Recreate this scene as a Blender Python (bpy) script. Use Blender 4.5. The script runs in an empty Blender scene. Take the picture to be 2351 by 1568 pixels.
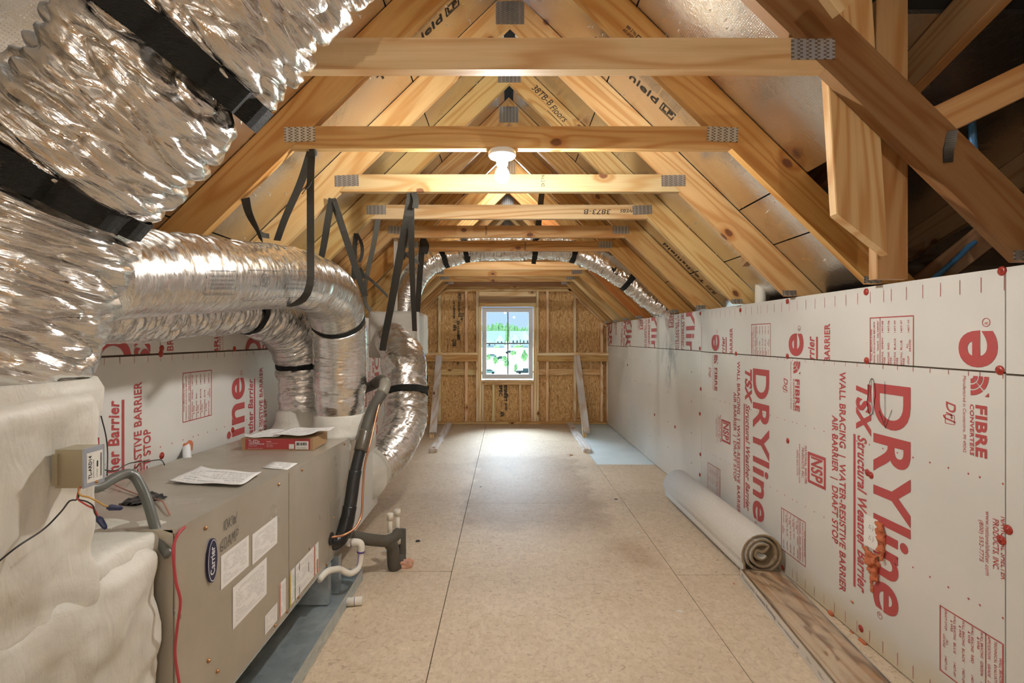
import bpy, bmesh, math, random
from mathutils import Vector, Matrix, noise
random.seed(7)
S = bpy.context.scene
COL = S.collection
F, VX, VY, H = 1193.0, 1162.0, 776.0, 1.275          # focal length in px, vanishing point, eye height
# ---------------------------------------------------------------- camera, sky, sun, exposure
cam = bpy.data.cameras.new('camera'); camo = bpy.data.objects.new('camera', cam); COL.objects.link(camo)
camo.location = (0, 0, H); camo.rotation_euler = (math.pi/2, 0, 0)
cam.sensor_width = 36; cam.lens = 36*F/2351
cam.shift_x = (1175.5-VX)/2351; cam.shift_y = (VY-784)/2351
cam.clip_start = .02; cam.clip_end = 2000
S.camera = camo
w = bpy.data.worlds.new('sky'); S.world = w; w.use_nodes = True
bg = w.node_tree.nodes['Background']; bg.inputs[0].default_value = (.38, .55, .90, 1); bg.inputs[1].default_value = 1.0
sl = bpy.data.lights.new('sun', 'SUN'); sl.energy = 24; sl.angle = math.radians(50); sl.color = (.70, .85, 1)
so = bpy.data.objects.new('sun', sl); COL.objects.link(so); so.rotation_euler = (math.radians(-52), 0, math.radians(6))
S.view_settings.view_transform = 'Standard'; S.view_settings.look = 'None'
S.view_settings.exposure = .52; S.view_settings.gamma = 1; S.view_settings.use_curve_mapping = False
S.cycles.max_bounces = 8; S.cycles.adaptive_threshold = .04
LAMP = 880.0      # radiance of the bulbs

# ---------------------------------------------------------------- helpers
def P(px, py, Y):
    return Vector(((px-VX)*Y/F, Y, H+(VY-py)*Y/F))
WM = {}
def wm(o): return WM.get(o.name, Matrix())
def obj(name, me, mat=None, parent=None, world=None, tint=None):
    o = bpy.data.objects.new(name, me); COL.objects.link(o)
    world = world or Matrix()
    WM[o.name] = world.copy()
    if parent is not None:
        o.parent = parent; o.matrix_basis = wm(parent).inverted() @ world
    else: o.matrix_basis = world
    if me is not None and mat is not None and not me.materials:
        for m_ in (mat if isinstance(mat, (list, tuple)) else [mat]): me.materials.append(m_)
    if tint: o.color = (*tint, 1)
    return o
def tag(o, label, cat, group=None):
    o['label'] = label; o['category'] = cat
    if group: o['group'] = group
    return o
def thing(name, label, cat, loc=(0, 0, 0), group=None):
    return tag(obj(name, None, world=Matrix.Translation(Vector(loc))), label, cat, group)
def struct(o): o['kind'] = 'structure'; return o
def mesh(name, v, f, smooth=False):
    me = bpy.data.meshes.new(name); me.from_pydata([tuple(x) for x in v], [], f); me.update()
    if smooth: me.shade_smooth()
    return me
class MB:
    """collects shapes into one mesh"""
    def __init__(s): s.v = []; s.f = []
    def add(s, v, f):
        n = len(s.v); s.v += [Vector(x) for x in v]; s.f += [tuple(i+n for i in q) for q in f]; return s
    def box(s, a, b):
        (x0, y0, z0), (x1, y1, z1) = a, b
        return s.add([(x0,y0,z0),(x1,y0,z0),(x1,y1,z0),(x0,y1,z0),(x0,y0,z1),(x1,y0,z1),(x1,y1,z1),(x0,y1,z1)],
                     [(3,2,1,0),(4,5,6,7),(0,1,5,4),(1,2,6,5),(2,3,7,6),(3,0,4,7)])
    def prism(s, pts, ext):
        n = len(pts); e = Vector(ext); pts = [Vector(p) for p in pts]
        return s.add(pts+[p+e for p in pts], [tuple(range(n))[::-1], tuple(range(n, 2*n))]+[(i, (i+1) % n, n+(i+1) % n, n+i) for i in range(n)])
    def tube(s, pts, r, n=10, cap=True):
        rings, T = [], None
        pts = [Vector(p) for p in pts]; fr = frames(pts)
        rr = r if isinstance(r, (list, tuple)) else [r]*len(pts)
        v = []
        for p, (t, a, b), q in zip(pts, fr, rr):
            v += [p+(a*math.cos(2*math.pi*k/n)+b*math.sin(2*math.pi*k/n))*q for k in range(n)]
        f = [(i*n+k, i*n+(k+1) % n, (i+1)*n+(k+1) % n, (i+1)*n+k) for i in range(len(pts)-1) for k in range(n)]
        if cap: f += [tuple(range(n))[::-1], tuple((len(pts)-1)*n+k for k in range(n))]
        return s.add(v, f)
    def me(s, name, smooth=False): return mesh(name, s.v, s.f, smooth)
    def build(s, name, mat, parent=None, smooth=False, tint=None, world=None):
        """world = local frame of the object; vertices are given in world space"""
        W = world or (Matrix.Translation(wm(parent).translation) if parent is not None else Matrix.Translation(sum(s.v, Vector())/len(s.v)))
        I = W.inverted()
        me = mesh(name, [I @ p for p in s.v], s.f, smooth)
        bm = bmesh.new(); bm.from_mesh(me); bmesh.ops.recalc_face_normals(bm, faces=bm.faces); bm.to_mesh(me); bm.free()
        if smooth: me.shade_smooth()
        return obj(name, me, mat, parent, W, tint)
def frames(pts):
    out, up = [], None
    for i, p in enumerate(pts):
        t = (pts[min(i+1, len(pts)-1)]-pts[max(i-1, 0)]).normalized()
        if up is None:
            up = Vector((0, 0, 1)) if abs(t.z) < .9 else Vector((0, 1, 0))
        a = (up-t*up.dot(t)).normalized(); b = t.cross(a); up = a
        out.append((t, a, b))
    return out
def spline(pts, n):
    """Catmull-Rom through pts, n samples even in length"""
    pts = [Vector(p) for p in pts]; q = [2*pts[0]-pts[1]]+pts+[2*pts[-1]-pts[-2]]; d = []
    for i in range(1, len(q)-2):
        for k in range(24):
            t = k/24; a, b, c, e = q[i-1], q[i], q[i+1], q[i+2]
            d.append(.5*((2*b)+(c-a)*t+(2*a-5*b+4*c-e)*t*t+(3*b-a-3*c+e)*t**3))
    d.append(pts[-1]); L = [0]
    for a, b in zip(d, d[1:]): L.append(L[-1]+(b-a).length)
    out, j = [], 0
    for i in range(n):
        s = L[-1]*i/(n-1)
        while j < len(L)-2 and L[j+1] < s: j += 1
        out.append(d[j].lerp(d[j+1], (s-L[j])/max(1e-9, L[j+1]-L[j])))
    return out
def frame_mat(o, x, z):
    x = Vector(x).normalized(); z = Vector(z); z = (z-x*z.dot(x)).normalized(); y = z.cross(x)
    m = Matrix((x, y, z)).transposed().to_4x4(); m.translation = Vector(o); return m
BC = {}
def board(name, p0, p1, w, h, up, mat, parent=None, tint=None, c0=0, c1=0, bev=.0025):
    """sawn board from p0 to p1 (axis), w across, h along up; c0,c1 slant the ends"""
    p0, p1 = Vector(p0), Vector(p1); L = (p1-p0).length
    M = frame_mat(p0, p1-p0, up); key = (round(L, 4), w, h, c0, c1, mat.name, bev)
    if key not in BC:
        a, b = w/2, h/2; e = bev
        pr = [(-a+e,-b),(a-e,-b),(a,-b+e),(a,b-e),(a-e,b),(-a+e,b),(-a,b-e),(-a,-b+e)]
        v = [(c0*z, y, z) for y, z in pr]+[(L+c1*z, y, z) for y, z in pr]
        f = [tuple(range(8)), tuple(range(8, 16))[::-1]]+[(i, 8+i, 8+(i+1) % 8, (i+1) % 8) for i in range(8)]
        BC[key] = mesh(name, v, f)
    return obj(name, BC[key], mat, parent, M, tint)
def poly_board(name, pts, ext, xdir, mat, parent, tint):
    """extruded outline whose wood grain runs along xdir"""
    M = frame_mat(pts[0], xdir, Vector(xdir).cross(Vector(ext)))
    return MB().prism(pts, ext).build(name, mat, parent, tint=tint, world=M)
def ribbon(name, pts, wd, width, mat, parent=None, n=24, th=.0022, W=None):
    p = spline(pts, n); wv = [Vector(q).normalized() for q in (wd if isinstance(wd, list) else [wd]*2)]
    v = []; fr = frames(p)
    for i, (q, (t, a, b)) in enumerate(zip(p, fr)):
        x = wv[0].lerp(wv[-1], i/(n-1)); x = (x-t*x.dot(t)).normalized(); nn = t.cross(x)
        for sx, sn in ((-1,-1),(1,-1),(1,1),(-1,1)): v.append(q+x*sx*width/2+nn*sn*th/2)
    f = [(0,1,2,3), tuple(4*(n-1)+k for k in (3,2,1,0))]+[(4*i+k, 4*i+4+k, 4*i+4+(k+1) % 4, 4*i+(k+1) % 4) for i in range(n-1) for k in range(4)]
    return MB().add(v, f).build(name, mat, parent)
def lathe(prof, n=32, c=(0,0,0), ax='z'):
    v, f = [], []
    for r, z in prof:
        for k in range(n):
            a = 2*math.pi*k/n; q = (r*math.cos(a), r*math.sin(a), z)
            if ax == 'y': q = (q[0], q[2], q[1])
            if ax == 'x': q = (q[2], q[0], q[1])
            v.append(Vector(q)+Vector(c))
    for i in range(len(prof)-1):
        f += [(i*n+k, i*n+(k+1) % n, (i+1)*n+(k+1) % n, (i+1)*n+k) for k in range(n)]
    f += [tuple(range(n))[::-1], tuple((len(prof)-1)*n+k for k in range(n))]
    return MB().add(v, f)
def lump_box(a, b, seg=.02, rnd=.03, amp=.006, freq=6, seed=0, taper=None):
    """box with rounded edges and an uneven, hand smeared surface"""
    a, b = Vector(a), Vector(b); c = (a+b)/2; h = (b-a)/2
    v, f, idx = [], [], {}
    def vert(p):
        k = tuple(round(x, 5) for x in p)
        if k not in idx:
            idx[k] = len(v); v.append(Vector(p))
        return idx[k]
    for ax in range(3):
        u, w_ = [i for i in range(3) if i != ax]
        nu = max(2, int(2*h[u]/seg)); nw = max(2, int(2*h[w_]/seg))
        for s in (-1, 1):
            for i in range(nu):
                for j in range(nw):
                    q = []
                    for di, dj in ((0,0),(1,0),(1,1),(0,1)):
                        p = [0, 0, 0]; p[ax] = s*h[ax]; p[u] = h[u]*(2*(i+di)/nu-1); p[w_] = h[w_]*(2*(j+dj)/nw-1)
                        q.append(vert(p))
                    f.append(tuple(q))
    out = []
    for p in v:
        inn = Vector([max(-h[i]+rnd, min(h[i]-rnd, p[i])) for i in range(3)])
        d = p-inn; n_ = d.normalized() if d.length > 1e-6 else Vector((0,0,1))
        q = inn+n_*min(rnd, max(d.length, rnd) if d.length > 1e-6 else 0)
        w2 = q+c
        q = q+n_*(amp*noise.fractal(w2*freq+Vector((seed,0,0)), 1, 2, 3)+amp*.8*(-abs(noise.noise(w2*freq*1.7+Vector((0,seed,3))))))
        q = q+c
        if taper:
            k = (q.z-a.z)/(b.z-a.z); k = max(0, min(1, k)); s = 1+(taper-1)*k
            q = Vector((c.x+(q.x-c.x)*s, c.y+(q.y-c.y)*s, q.z))
        out.append(q)
    return MB().add(out, f)

# ---------------------------------------------------------------- node helpers
def nd(nt, typ, props=None, **ins):
    n = nt.nodes.new(typ)
    for k, v in (props or {}).items(): setattr(n, k, v)
    for k, v in ins.items():
        s = n.inputs[int(k[1:])] if k[0] == 'i' and k[1:].isdigit() else n.inputs[k.replace('_', ' ')]
        if isinstance(v, bpy.types.NodeSocket): nt.links.new(v, s)
        else:
            if isinstance(v, (tuple, list)) and len(v) == 3 and s.type == 'RGBA': v = (*v, 1)
            s.default_value = v
    return n
def mth(nt, op, a, b=0.0, c=0.0, clamp=False):
    return nd(nt, 'ShaderNodeMath', {'operation': op, 'use_clamp': clamp}, i0=a, i1=b, i2=c).outputs[0]
def vmul(nt, v, s): return nd(nt, 'ShaderNodeVectorMath', {'operation': 'MULTIPLY'}, i0=v, i1=s).outputs[0]
def vadd(nt, v, s): return nd(nt, 'ShaderNodeVectorMath', {'operation': 'ADD'}, i0=v, i1=s).outputs[0]
def mixc(nt, f, a, b, mode='MIX'):
    return nd(nt, 'ShaderNodeMix', {'data_type': 'RGBA', 'blend_type': mode}, i0=f, i6=a, i7=b).outputs[2]
def ramp(nt, f, *st):
    n = nd(nt, 'ShaderNodeValToRGB', None, Fac=f); e = n.color_ramp.elements
    while len(e) < len(st): e.new(.5)
    for q, (p, c) in zip(e, st): q.position = p; q.color = (*c, 1) if isinstance(c, tuple) else (c, c, c, 1)
    return n.outputs[0]
def nz(nt, v, scale=5, detail=3, rough=.5, dist=0, kind='FBM'):
    return nd(nt, 'ShaderNodeTexNoise', {'noise_type': kind} if kind != 'FBM' else None, Vector=v, Scale=scale, Detail=detail, Roughness=rough, Distortion=dist).outputs[0]
def vor(nt, v, scale=5, rnd=1.0, out='Distance', feat='F1'):
    return nd(nt, 'ShaderNodeTexVoronoi', {'feature': feat}, Vector=v, Scale=scale, Randomness=rnd).outputs[out]
def mapr(nt, v, a, b, c=0.0, d=1.0):
    return nd(nt, 'ShaderNodeMapRange', None, i0=v, i1=a, i2=b, i3=c, i4=d).outputs[0]
def bump(nt, h, strength=.3, dist=.01, normal=None):
    n = nd(nt, 'ShaderNodeBump', None, Height=h, Strength=strength, Distance=dist)
    if normal: nt.links.new(normal, n.inputs['Normal'])
    return n.outputs[0]
MATS = {}
def new_mat(name, rough=.5, metal=0.0, base=(.8, .8, .8), spec=.5):
    m = bpy.data.materials.new(name); m.use_nodes = True; nt = m.node_tree; b = nt.nodes['Principled BSDF']
    b.inputs['Base Color'].default_value = (*base, 1); b.inputs['Roughness'].default_value = rough
    b.inputs['Metallic'].default_value = metal; b.inputs['Specular IOR Level'].default_value = spec
    return m, nt, b
def flat(name, base, rough=.5, metal=0.0, var=.12, sc=9, bmp=0.0, emit=None):
    """plain material with a little mottling"""
    if name in MATS: return MATS[name]
    m, nt, b = new_mat(name, rough, metal, base)
    t = nd(nt, 'ShaderNodeTexCoord').outputs['Object']; n = nz(nt, t, sc, 4)
    c = mixc(nt, mth(nt, 'MULTIPLY', n, var*2, clamp=True), base, tuple(x*(1-var*1.5) for x in base))
    nt.links.new(c, b.inputs['Base Color'])
    if bmp: nt.links.new(bump(nt, nz(nt, t, sc*8, 3), bmp, .004), b.inputs['Normal'])
    if emit: b.inputs['Emission Color'].default_value = (*emit[0], 1); b.inputs['Emission Strength'].default_value = emit[1]
    MATS[name] = m; return m
L = lambda nt, a, b: nt.links.new(a, b)

# ---- sawn pine: local X is the length of the board, colour comes from the object
def wood_mat(name, rough=.55, kn=.10):
    m, nt, b = new_mat(name, rough, spec=.3)
    oi = nd(nt, 'ShaderNodeObjectInfo'); tc = nd(nt, 'ShaderNodeTexCoord').outputs['Object']
    off = nd(nt, 'ShaderNodeCombineXYZ', None, X=mth(nt, 'MULTIPLY', oi.outputs['Random'], 61), Y=mth(nt, 'MULTIPLY', oi.outputs['Random'], 13.7), Z=mth(nt, 'MULTIPLY', oi.outputs['Random'], 29.3)).outputs[0]
    v = vadd(nt, tc, off)
    sx = nd(nt, 'ShaderNodeSeparateXYZ', None, Vector=v); kv = nd(nt, 'ShaderNodeCombineXYZ', None, X=mth(nt, 'MULTIPLY', sx.outputs[0], 4.2), Y=mth(nt, 'MULTIPLY', mth(nt, 'ADD', sx.outputs[1], sx.outputs[2]), 6.5)).outputs[0]
    kn_ = nd(nt, 'ShaderNodeTexVoronoi', {'voronoi_dimensions': '2D'}, Vector=kv, Scale=1.0); kd, kc = kn_.outputs['Distance'], kn_.outputs['Color']
    kd = mth(nt, 'ADD', kd, mth(nt, 'MULTIPLY', mth(nt, 'SUBTRACT', nz(nt, vmul(nt, v, (30, 60, 60)), 1, 2), .5), .06))
    pick = mth(nt, 'GREATER_THAN', nd(nt, 'ShaderNodeSeparateColor', None, i0=kc).outputs[0], .84)
    knot = mth(nt, 'MULTIPLY', pick, mapr(nt, kd, kn*1.15, kn*.75))
    halo = mth(nt, 'MULTIPLY', pick, mapr(nt, kd, kn*3.2, kn))
    g = nz(nt, vmul(nt, v, (.55, 6, 6)), 1, 2, .45, .25)
    g = mth(nt, 'ADD', g, mth(nt, 'MULTIPLY', halo, .07))
    ring = mth(nt, 'SINE', mth(nt, 'MULTIPLY', g, 62)); ring = mapr(nt, ring, -.6, 1.0)
    ring = mth(nt, 'POWER', ring, 1.8)
    fib = nz(nt, vmul(nt, v, (5, 160, 160)), 1, 3); tone = nz(nt, vmul(nt, v, (.9, 5, 5)), 1, 2)
    tint = mixc(nt, 1.0, oi.outputs['Color'], (1.0, .965, .87), 'MULTIPLY')
    c = mixc(nt, mth(nt, 'MULTIPLY', ring, .68), tint, mixc(nt, 1.0, tint, (.72, .50, .28), 'MULTIPLY'))
    c = mixc(nt, mapr(nt, fib, .35, .75, 0, .35), c, mixc(nt, 1.0, c, (.74, .62, .46), 'MULTIPLY'))
    c = mixc(nt, mapr(nt, tone, .4, .75, 0, .55), c, mixc(nt, 1.0, c, (1.0, .80, .60), 'MULTIPLY'))
    c = mixc(nt, mth(nt, 'MULTIPLY', halo, .45), c, mixc(nt, 1.0, c, (.75, .5, .3), 'MULTIPLY'))
    c = mixc(nt, mth(nt, 'MULTIPLY', knot, .9), c, (.16, .055, .025))
    L(nt, c, b.inputs['Base Color'])
    L(nt, bump(nt, mth(nt, 'ADD', fib, mth(nt, 'MULTIPLY', ring, .4)), .12, .003), b.inputs['Normal'])
    return m
WOOD = wood_mat('sawn_pine')
# ---- foil on ducts: UV runs in metres along / around the duct
def foil_mat(name, rough=.2, base=(.80, .79, .77), k=1.0):
    m, nt, b = new_mat(name, rough, 1.0, base)
    uv = nd(nt, 'ShaderNodeTexCoord').outputs['UV']
    a = nz(nt, vmul(nt, uv, (30, 3.2, 1)), 1, 5, .62, .9, 'RIDGED_MULTIFRACTAL')
    c = nz(nt, vmul(nt, uv, (120, 22, 1)), 1, 4, .6, .6)
    d = vor(nt, vadd(nt, vmul(nt, uv, (55, 9, 1)), vmul(nt, nd(nt, 'ShaderNodeTexNoise', None, Vector=vmul(nt, uv, (20, 12, 1)), Scale=1.0).outputs[1], (1.6, 1.6, 1))), 1.0)
    h = mth(nt, 'ADD', mth(nt, 'MULTIPLY', a, .55), mth(nt, 'ADD', mth(nt, 'MULTIPLY', c, .5*k), mth(nt, 'MULTIPLY', d, .7)))
    L(nt, bump(nt, h, .5*k, .012), b.inputs['Normal'])
    grid = mth(nt, 'MAXIMUM', mth(nt, 'GREATER_THAN', mth(nt, 'FRACT', nd(nt, 'ShaderNodeSeparateXYZ', None, Vector=vmul(nt, uv, (70, 70, 1))).outputs[0]), .93),
               mth(nt, 'GREATER_THAN', mth(nt, 'FRACT', nd(nt, 'ShaderNodeSeparateXYZ', None, Vector=vmul(nt, uv, (70, 70, 1))).outputs[1]), .93))
    L(nt, mixc(nt, mth(nt, 'MULTIPLY', grid, .25), base, tuple(x*.8 for x in base)), b.inputs['Base Color'])
    L(nt, mapr(nt, c, .3, .7, rough*.8, rough*1.7), b.inputs['Roughness'])
    return m
FOIL = foil_mat('duct_foil', .17); FOIL2 = foil_mat('smooth_duct_foil', .2, k=.28)
def deck_mat():
    m, nt, b = new_mat('roof_deck_foil', .26, 1.0, (.78, .76, .72))
    t = nd(nt, 'ShaderNodeTexCoord').outputs['Object']
    dv = nd(nt, 'ShaderNodeTexVoronoi', {'voronoi_dimensions': '2D'}, Vector=t, Scale=120.0, Randomness=0.0).outputs['Distance']; dots = mapr(nt, dv, .20, .12)
    n = nz(nt, t, 34, 5, .6, .8); big = nz(nt, t, 1.6, 3)
    h = mth(nt, 'SUBTRACT', mth(nt, 'MULTIPLY', n, .7), mth(nt, 'MULTIPLY', dots, .25))
    L(nt, bump(nt, h, .28, .008), b.inputs['Normal'])
    L(nt, mixc(nt, mth(nt, 'MULTIPLY', dots, .5), (.78, .76, .72), (.5, .46, .4)), b.inputs['Base Color'])
    L(nt, mapr(nt, big, .35, .65, .2, .34), b.inputs['Roughness'])
    return m
DECK = deck_mat()
def panel_mat():
    m, nt, b = new_mat('sheathing_board_white', .36, 0, (.74, .72, .66), .5)
    p = nd(nt, 'ShaderNodeNewGeometry').outputs['Position']; s = nd(nt, 'ShaderNodeSeparateXYZ', None, Vector=p)
    n = nz(nt, p, 2.2, 4); f = nz(nt, vmul(nt, p, (60, 60, 14)), 1, 3)
    c = mixc(nt, mapr(nt, n, .35, .7), (.76, .745, .70), (.70, .69, .655))
    # yellow glue stain at the foot of the right board, dark scuffs by the second joint
    yel = mth(nt, 'MULTIPLY', mth(nt, 'MULTIPLY', mapr(nt, mth(nt, 'ADD', s.outputs[2], mth(nt, 'MULTIPLY', nz(nt, p, 5, 3), .12)), .20, .06), mth(nt, 'GREATER_THAN', s.outputs[0], 1.3)), mapr(nt, s.outputs[1], 3.0, 2.6))
    c = mixc(nt, mth(nt, 'MULTIPLY', yel, .6), c, (.62, .47, .20))
    dd = nd(nt, 'ShaderNodeVectorMath', {'operation': 'LENGTH'}, i0=vmul(nt, vadd(nt, p, (-1.5, -4.78, -1.08)), (1, 1, 1.0))).outputs['Value']
    scuff = mth(nt, 'MULTIPLY', mapr(nt, dd, .30, .08), mapr(nt, nz(nt, vmul(nt, p, (9, 9, 5)), 1, 4, .6), .44, .58))
    c = mixc(nt, mth(nt, 'MULTIPLY', scuff, .8), c, (.18, .18, .18))
    L(nt, c, b.inputs['Base Color']); L(nt, bump(nt, mth(nt, 'ADD', f, nz(nt, p, 9, 2)), .10, .004), b.inputs['Normal'])
    return m
PANEL = panel_mat()
def floor_mat(name, a, bb, dark, paint=False):
    m, nt, b = new_mat(name, .62, 0, a, .3)
    p = nd(nt, 'ShaderNodeNewGeometry').outputs['Position']; oi = nd(nt, 'ShaderNodeObjectInfo').outputs['Random']
    s = nd(nt, 'ShaderNodeSeparateXYZ', None, Vector=p)
    n1 = nz(nt, p, 1.7, 4, .6); n2 = nz(nt, vmul(nt, p, (60, 34, 1)), 1, 5, .7); n3 = nz(nt, vmul(nt, p, (17, 24, 1)), 1.0, 5, .7, 2.2)
    vc = nd(nt, 'ShaderNodeSeparateColor', None, i0=vor(nt, vadd(nt, vmul(nt, p, (46, 30, 1)), nd(nt, 'ShaderNodeTexNoise', None, Vector=p, Scale=30.0).outputs[1]), 1.0, 1.0, 'Color')).outputs[0]
    c = mixc(nt, mapr(nt, n1, .35, .7), a, bb)
    c = mixc(nt, mapr(nt, vc, .2, .9, 0, .35), c, mixc(nt, 1.0, c, (.78, .72, .64), 'MULTIPLY'))
    c = mixc(nt, mapr(nt, n2, .50, .72, 0, .5), c, dark)
    c = mixc(nt, mapr(nt, n3, .57, .68, 0, .75), c, dark)
    c = mixc(nt, mapr(nt, n3, .40, .28, 0, .55), c, tuple(min(1, x*1.35) for x in a))
    # damp looking dark patch in the middle of the floor, brown stain right of it
    wob = mth(nt, 'MULTIPLY', mth(nt, 'SUBTRACT', nz(nt, p, 5, 3), .5), .35)
    def inside(x, lo, hi, e):
        x = mth(nt, 'ADD', x, wob)
        return mth(nt, 'MULTIPLY', mapr(nt, x, lo-e, lo+e), mapr(nt, x, hi+e, hi-e))
    st = mth(nt, 'MULTIPLY', inside(s.outputs[0], -.30, .72, .05), inside(s.outputs[1], 3.5, 5.6, .12))
    c = mixc(nt, mth(nt, 'MULTIPLY', st, .62), c, mixc(nt, 1.0, c, (.58, .51, .45), 'MULTIPLY'))
    s2 = mth(nt, 'MULTIPLY', inside(s.outputs[0], .62, .90, .08), inside(s.outputs[1], 2.85, 3.25, .1))
    c = mixc(nt, mth(nt, 'MULTIPLY', s2, .5), c, mixc(nt, 1.0, c, (.55, .42, .32), 'MULTIPLY'))
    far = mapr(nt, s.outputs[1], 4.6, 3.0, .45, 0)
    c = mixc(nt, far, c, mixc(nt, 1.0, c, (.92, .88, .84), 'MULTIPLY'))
    if paint: c = mixc(nt, mapr(nt, nz(nt, p, 3, 4), .3, .8), (.70, .78, .80), (.56, .66, .69))
    L(nt, c, b.inputs['Base Color']); L(nt, bump(nt, n2, .2, .003), b.inputs['Normal'])
    return m
FLOOR = floor_mat('subfloor_flakes', (.72, .60, .45), (.64, .52, .38), (.36, .26, .17))
FLOORW = floor_mat('subfloor_painted', (.72, .60, .45), (.64, .52, .38), (.36, .26, .17), True)
def osb_mat():
    m, nt, b = new_mat('strand_board', .6, 0, (.5, .3, .12), .3)
    p = nd(nt, 'ShaderNodeNewGeometry').outputs['Position']
    wob = nd(nt, 'ShaderNodeTexNoise', None, Vector=p, Scale=7.0, Detail=3.0).outputs[1]
    v1 = nd(nt, 'ShaderNodeSeparateColor', None, i0=vor(nt, vadd(nt, vmul(nt, p, (95, 1, 17)), vmul(nt, wob, (7, 7, 3))), 1, 1, 'Color')).outputs[0]
    v2 = nd(nt, 'ShaderNodeSeparateColor', None, i0=vor(nt, vadd(nt, vmul(nt, p, (60, 1, 30)), vmul(nt, wob, (12, 7, 9))), 1, 1, 'Color')).outputs[1]
    c = ramp(nt, v1, (0, (.36, .185, .06)), (.3, (.62, .37, .145)), (.75, (.74, .48, .21)), (1, (.84, .62, .33)))
    c2 = ramp(nt, v2, (0, (.48, .26, .09)), (.5, (.68, .42, .175)), (1, (.80, .56, .28)))
    c = mixc(nt, mapr(nt, nz(nt, p, 16, 3), .46, .56), c, c2)
    L(nt, c, b.inputs['Base Color']); L(nt, bump(nt, v1, .25, .003), b.inputs['Normal']); return m
OSB = osb_mat()
def mastic_mat():
    m, nt, b = new_mat('duct_mastic', .5, 0, (.70, .66, .54), .4)
    p = nd(nt, 'ShaderNodeNewGeometry').outputs['Position']
    n = nz(nt, p, 4, 5, .6, .6); st = nz(nt, vmul(nt, p, (30, 30, 9)), 1, 4, .6, 1.5)
    c = mixc(nt, mapr(nt, n, .35, .68), (.76, .74, .67), (.56, .54, .47)); L(nt, c, b.inputs['Base Color'])
    L(nt, bump(nt, mth(nt, 'ADD', mth(nt, 'MULTIPLY', n, 1.2), mth(nt, 'MULTIPLY', st, .5)), .45, .012), b.inputs['Normal']); return m
MASTIC = mastic_mat()
def cabinet_mat():
    m, nt, b = new_mat('taupe_painted_steel', .33, .35, (.47, .43, .36))
    p = nd(nt, 'ShaderNodeNewGeometry').outputs['Position']; n = nz(nt, p, 3, 4, .6, .8)
    L(nt, mixc(nt, mapr(nt, n, .35, .7), (.50, .46, .385), (.42, .385, .315)), b.inputs['Base Color'])
    L(nt, mapr(nt, nz(nt, p, 6, 3), .3, .7, .26, .44), b.inputs['Roughness']); return m
CAB = cabinet_mat()
def galv_mat(name='galvanised_steel', a=(.60, .63, .64), bb=(.42, .47, .50)):
    m, nt, b = new_mat(name, .38, .6, a)
    p = nd(nt, 'ShaderNodeNewGeometry').outputs['Position']; n = vor(nt, p, 26, 1, 'Color'); s = nz(nt, vmul(nt, p, (5, 1.5, 5)), 1, 4, .65, 1)
    c = mixc(nt, nd(nt, 'ShaderNodeSeparateColor', None, i0=n).outputs[0], a, bb)
    c = mixc(nt, mapr(nt, s, .55, .72, 0, .7), c, (.75, .80, .80)); L(nt, c, b.inputs['Base Color'])
    L(nt, mapr(nt, s, .3, .7, .25, .5), b.inputs['Roughness']); return m
GALV = galv_mat()
def plate_mat():
    m, nt, b = new_mat('toothed_plate', .35, .9, (.62, .63, .62))
    s = nd(nt, 'ShaderNodeSeparateXYZ', None, Vector=nd(nt, 'ShaderNodeTexCoord').outputs['Object'])
    fx = mth(nt, 'FRACT', mth(nt, 'MULTIPLY', s.outputs[0], 1/.0245)); fz = mth(nt, 'FRACT', mth(nt, 'ADD', mth(nt, 'MULTIPLY', s.outputs[2], 1/.011), mth(nt, 'MULTIPLY', mth(nt, 'GREATER_THAN', fx, .5), .5)))
    sl = mth(nt, 'MULTIPLY', mth(nt, 'MULTIPLY', mth(nt, 'GREATER_THAN', fx, .18), mth(nt, 'LESS_THAN', fx, .82)), mth(nt, 'MULTIPLY', mth(nt, 'GREATER_THAN', fz, .3), mth(nt, 'LESS_THAN', fz, .72)))
    L(nt, mixc(nt, sl, (.60, .61, .60), (.14, .10, .06)), b.inputs['Base Color']); L(nt, mapr(nt, sl, 0, 1, .9, 0), b.inputs['Metallic'])
    L(nt, bump(nt, mth(nt, 'SUBTRACT', 1, sl), .6, .003), b.inputs['Normal']); return m
PLATE = plate_mat()
def strap_mat(name, base):
    m, nt, b = new_mat(name, .65, 0, base, .3)
    t = nd(nt, 'ShaderNodeTexCoord').outputs['Object']; wv = nd(nt, 'ShaderNodeTexWave', {'bands_direction': 'Z'}, Vector=t, Scale=150.0, Distortion=.6).outputs[0]
    L(nt, mixc(nt, wv, base, tuple(x*1.7 for x in base)), b.inputs['Base Color']); L(nt, bump(nt, wv, .5, .002), b.inputs['Normal']); return m
STRAP = strap_mat('black_webbing', (.012, .012, .011)); STRAPH = strap_mat('charcoal_webbing', (.040, .037, .030)); STRAPG = strap_mat('grey_webbing', (.16, .155, .135))
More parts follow.
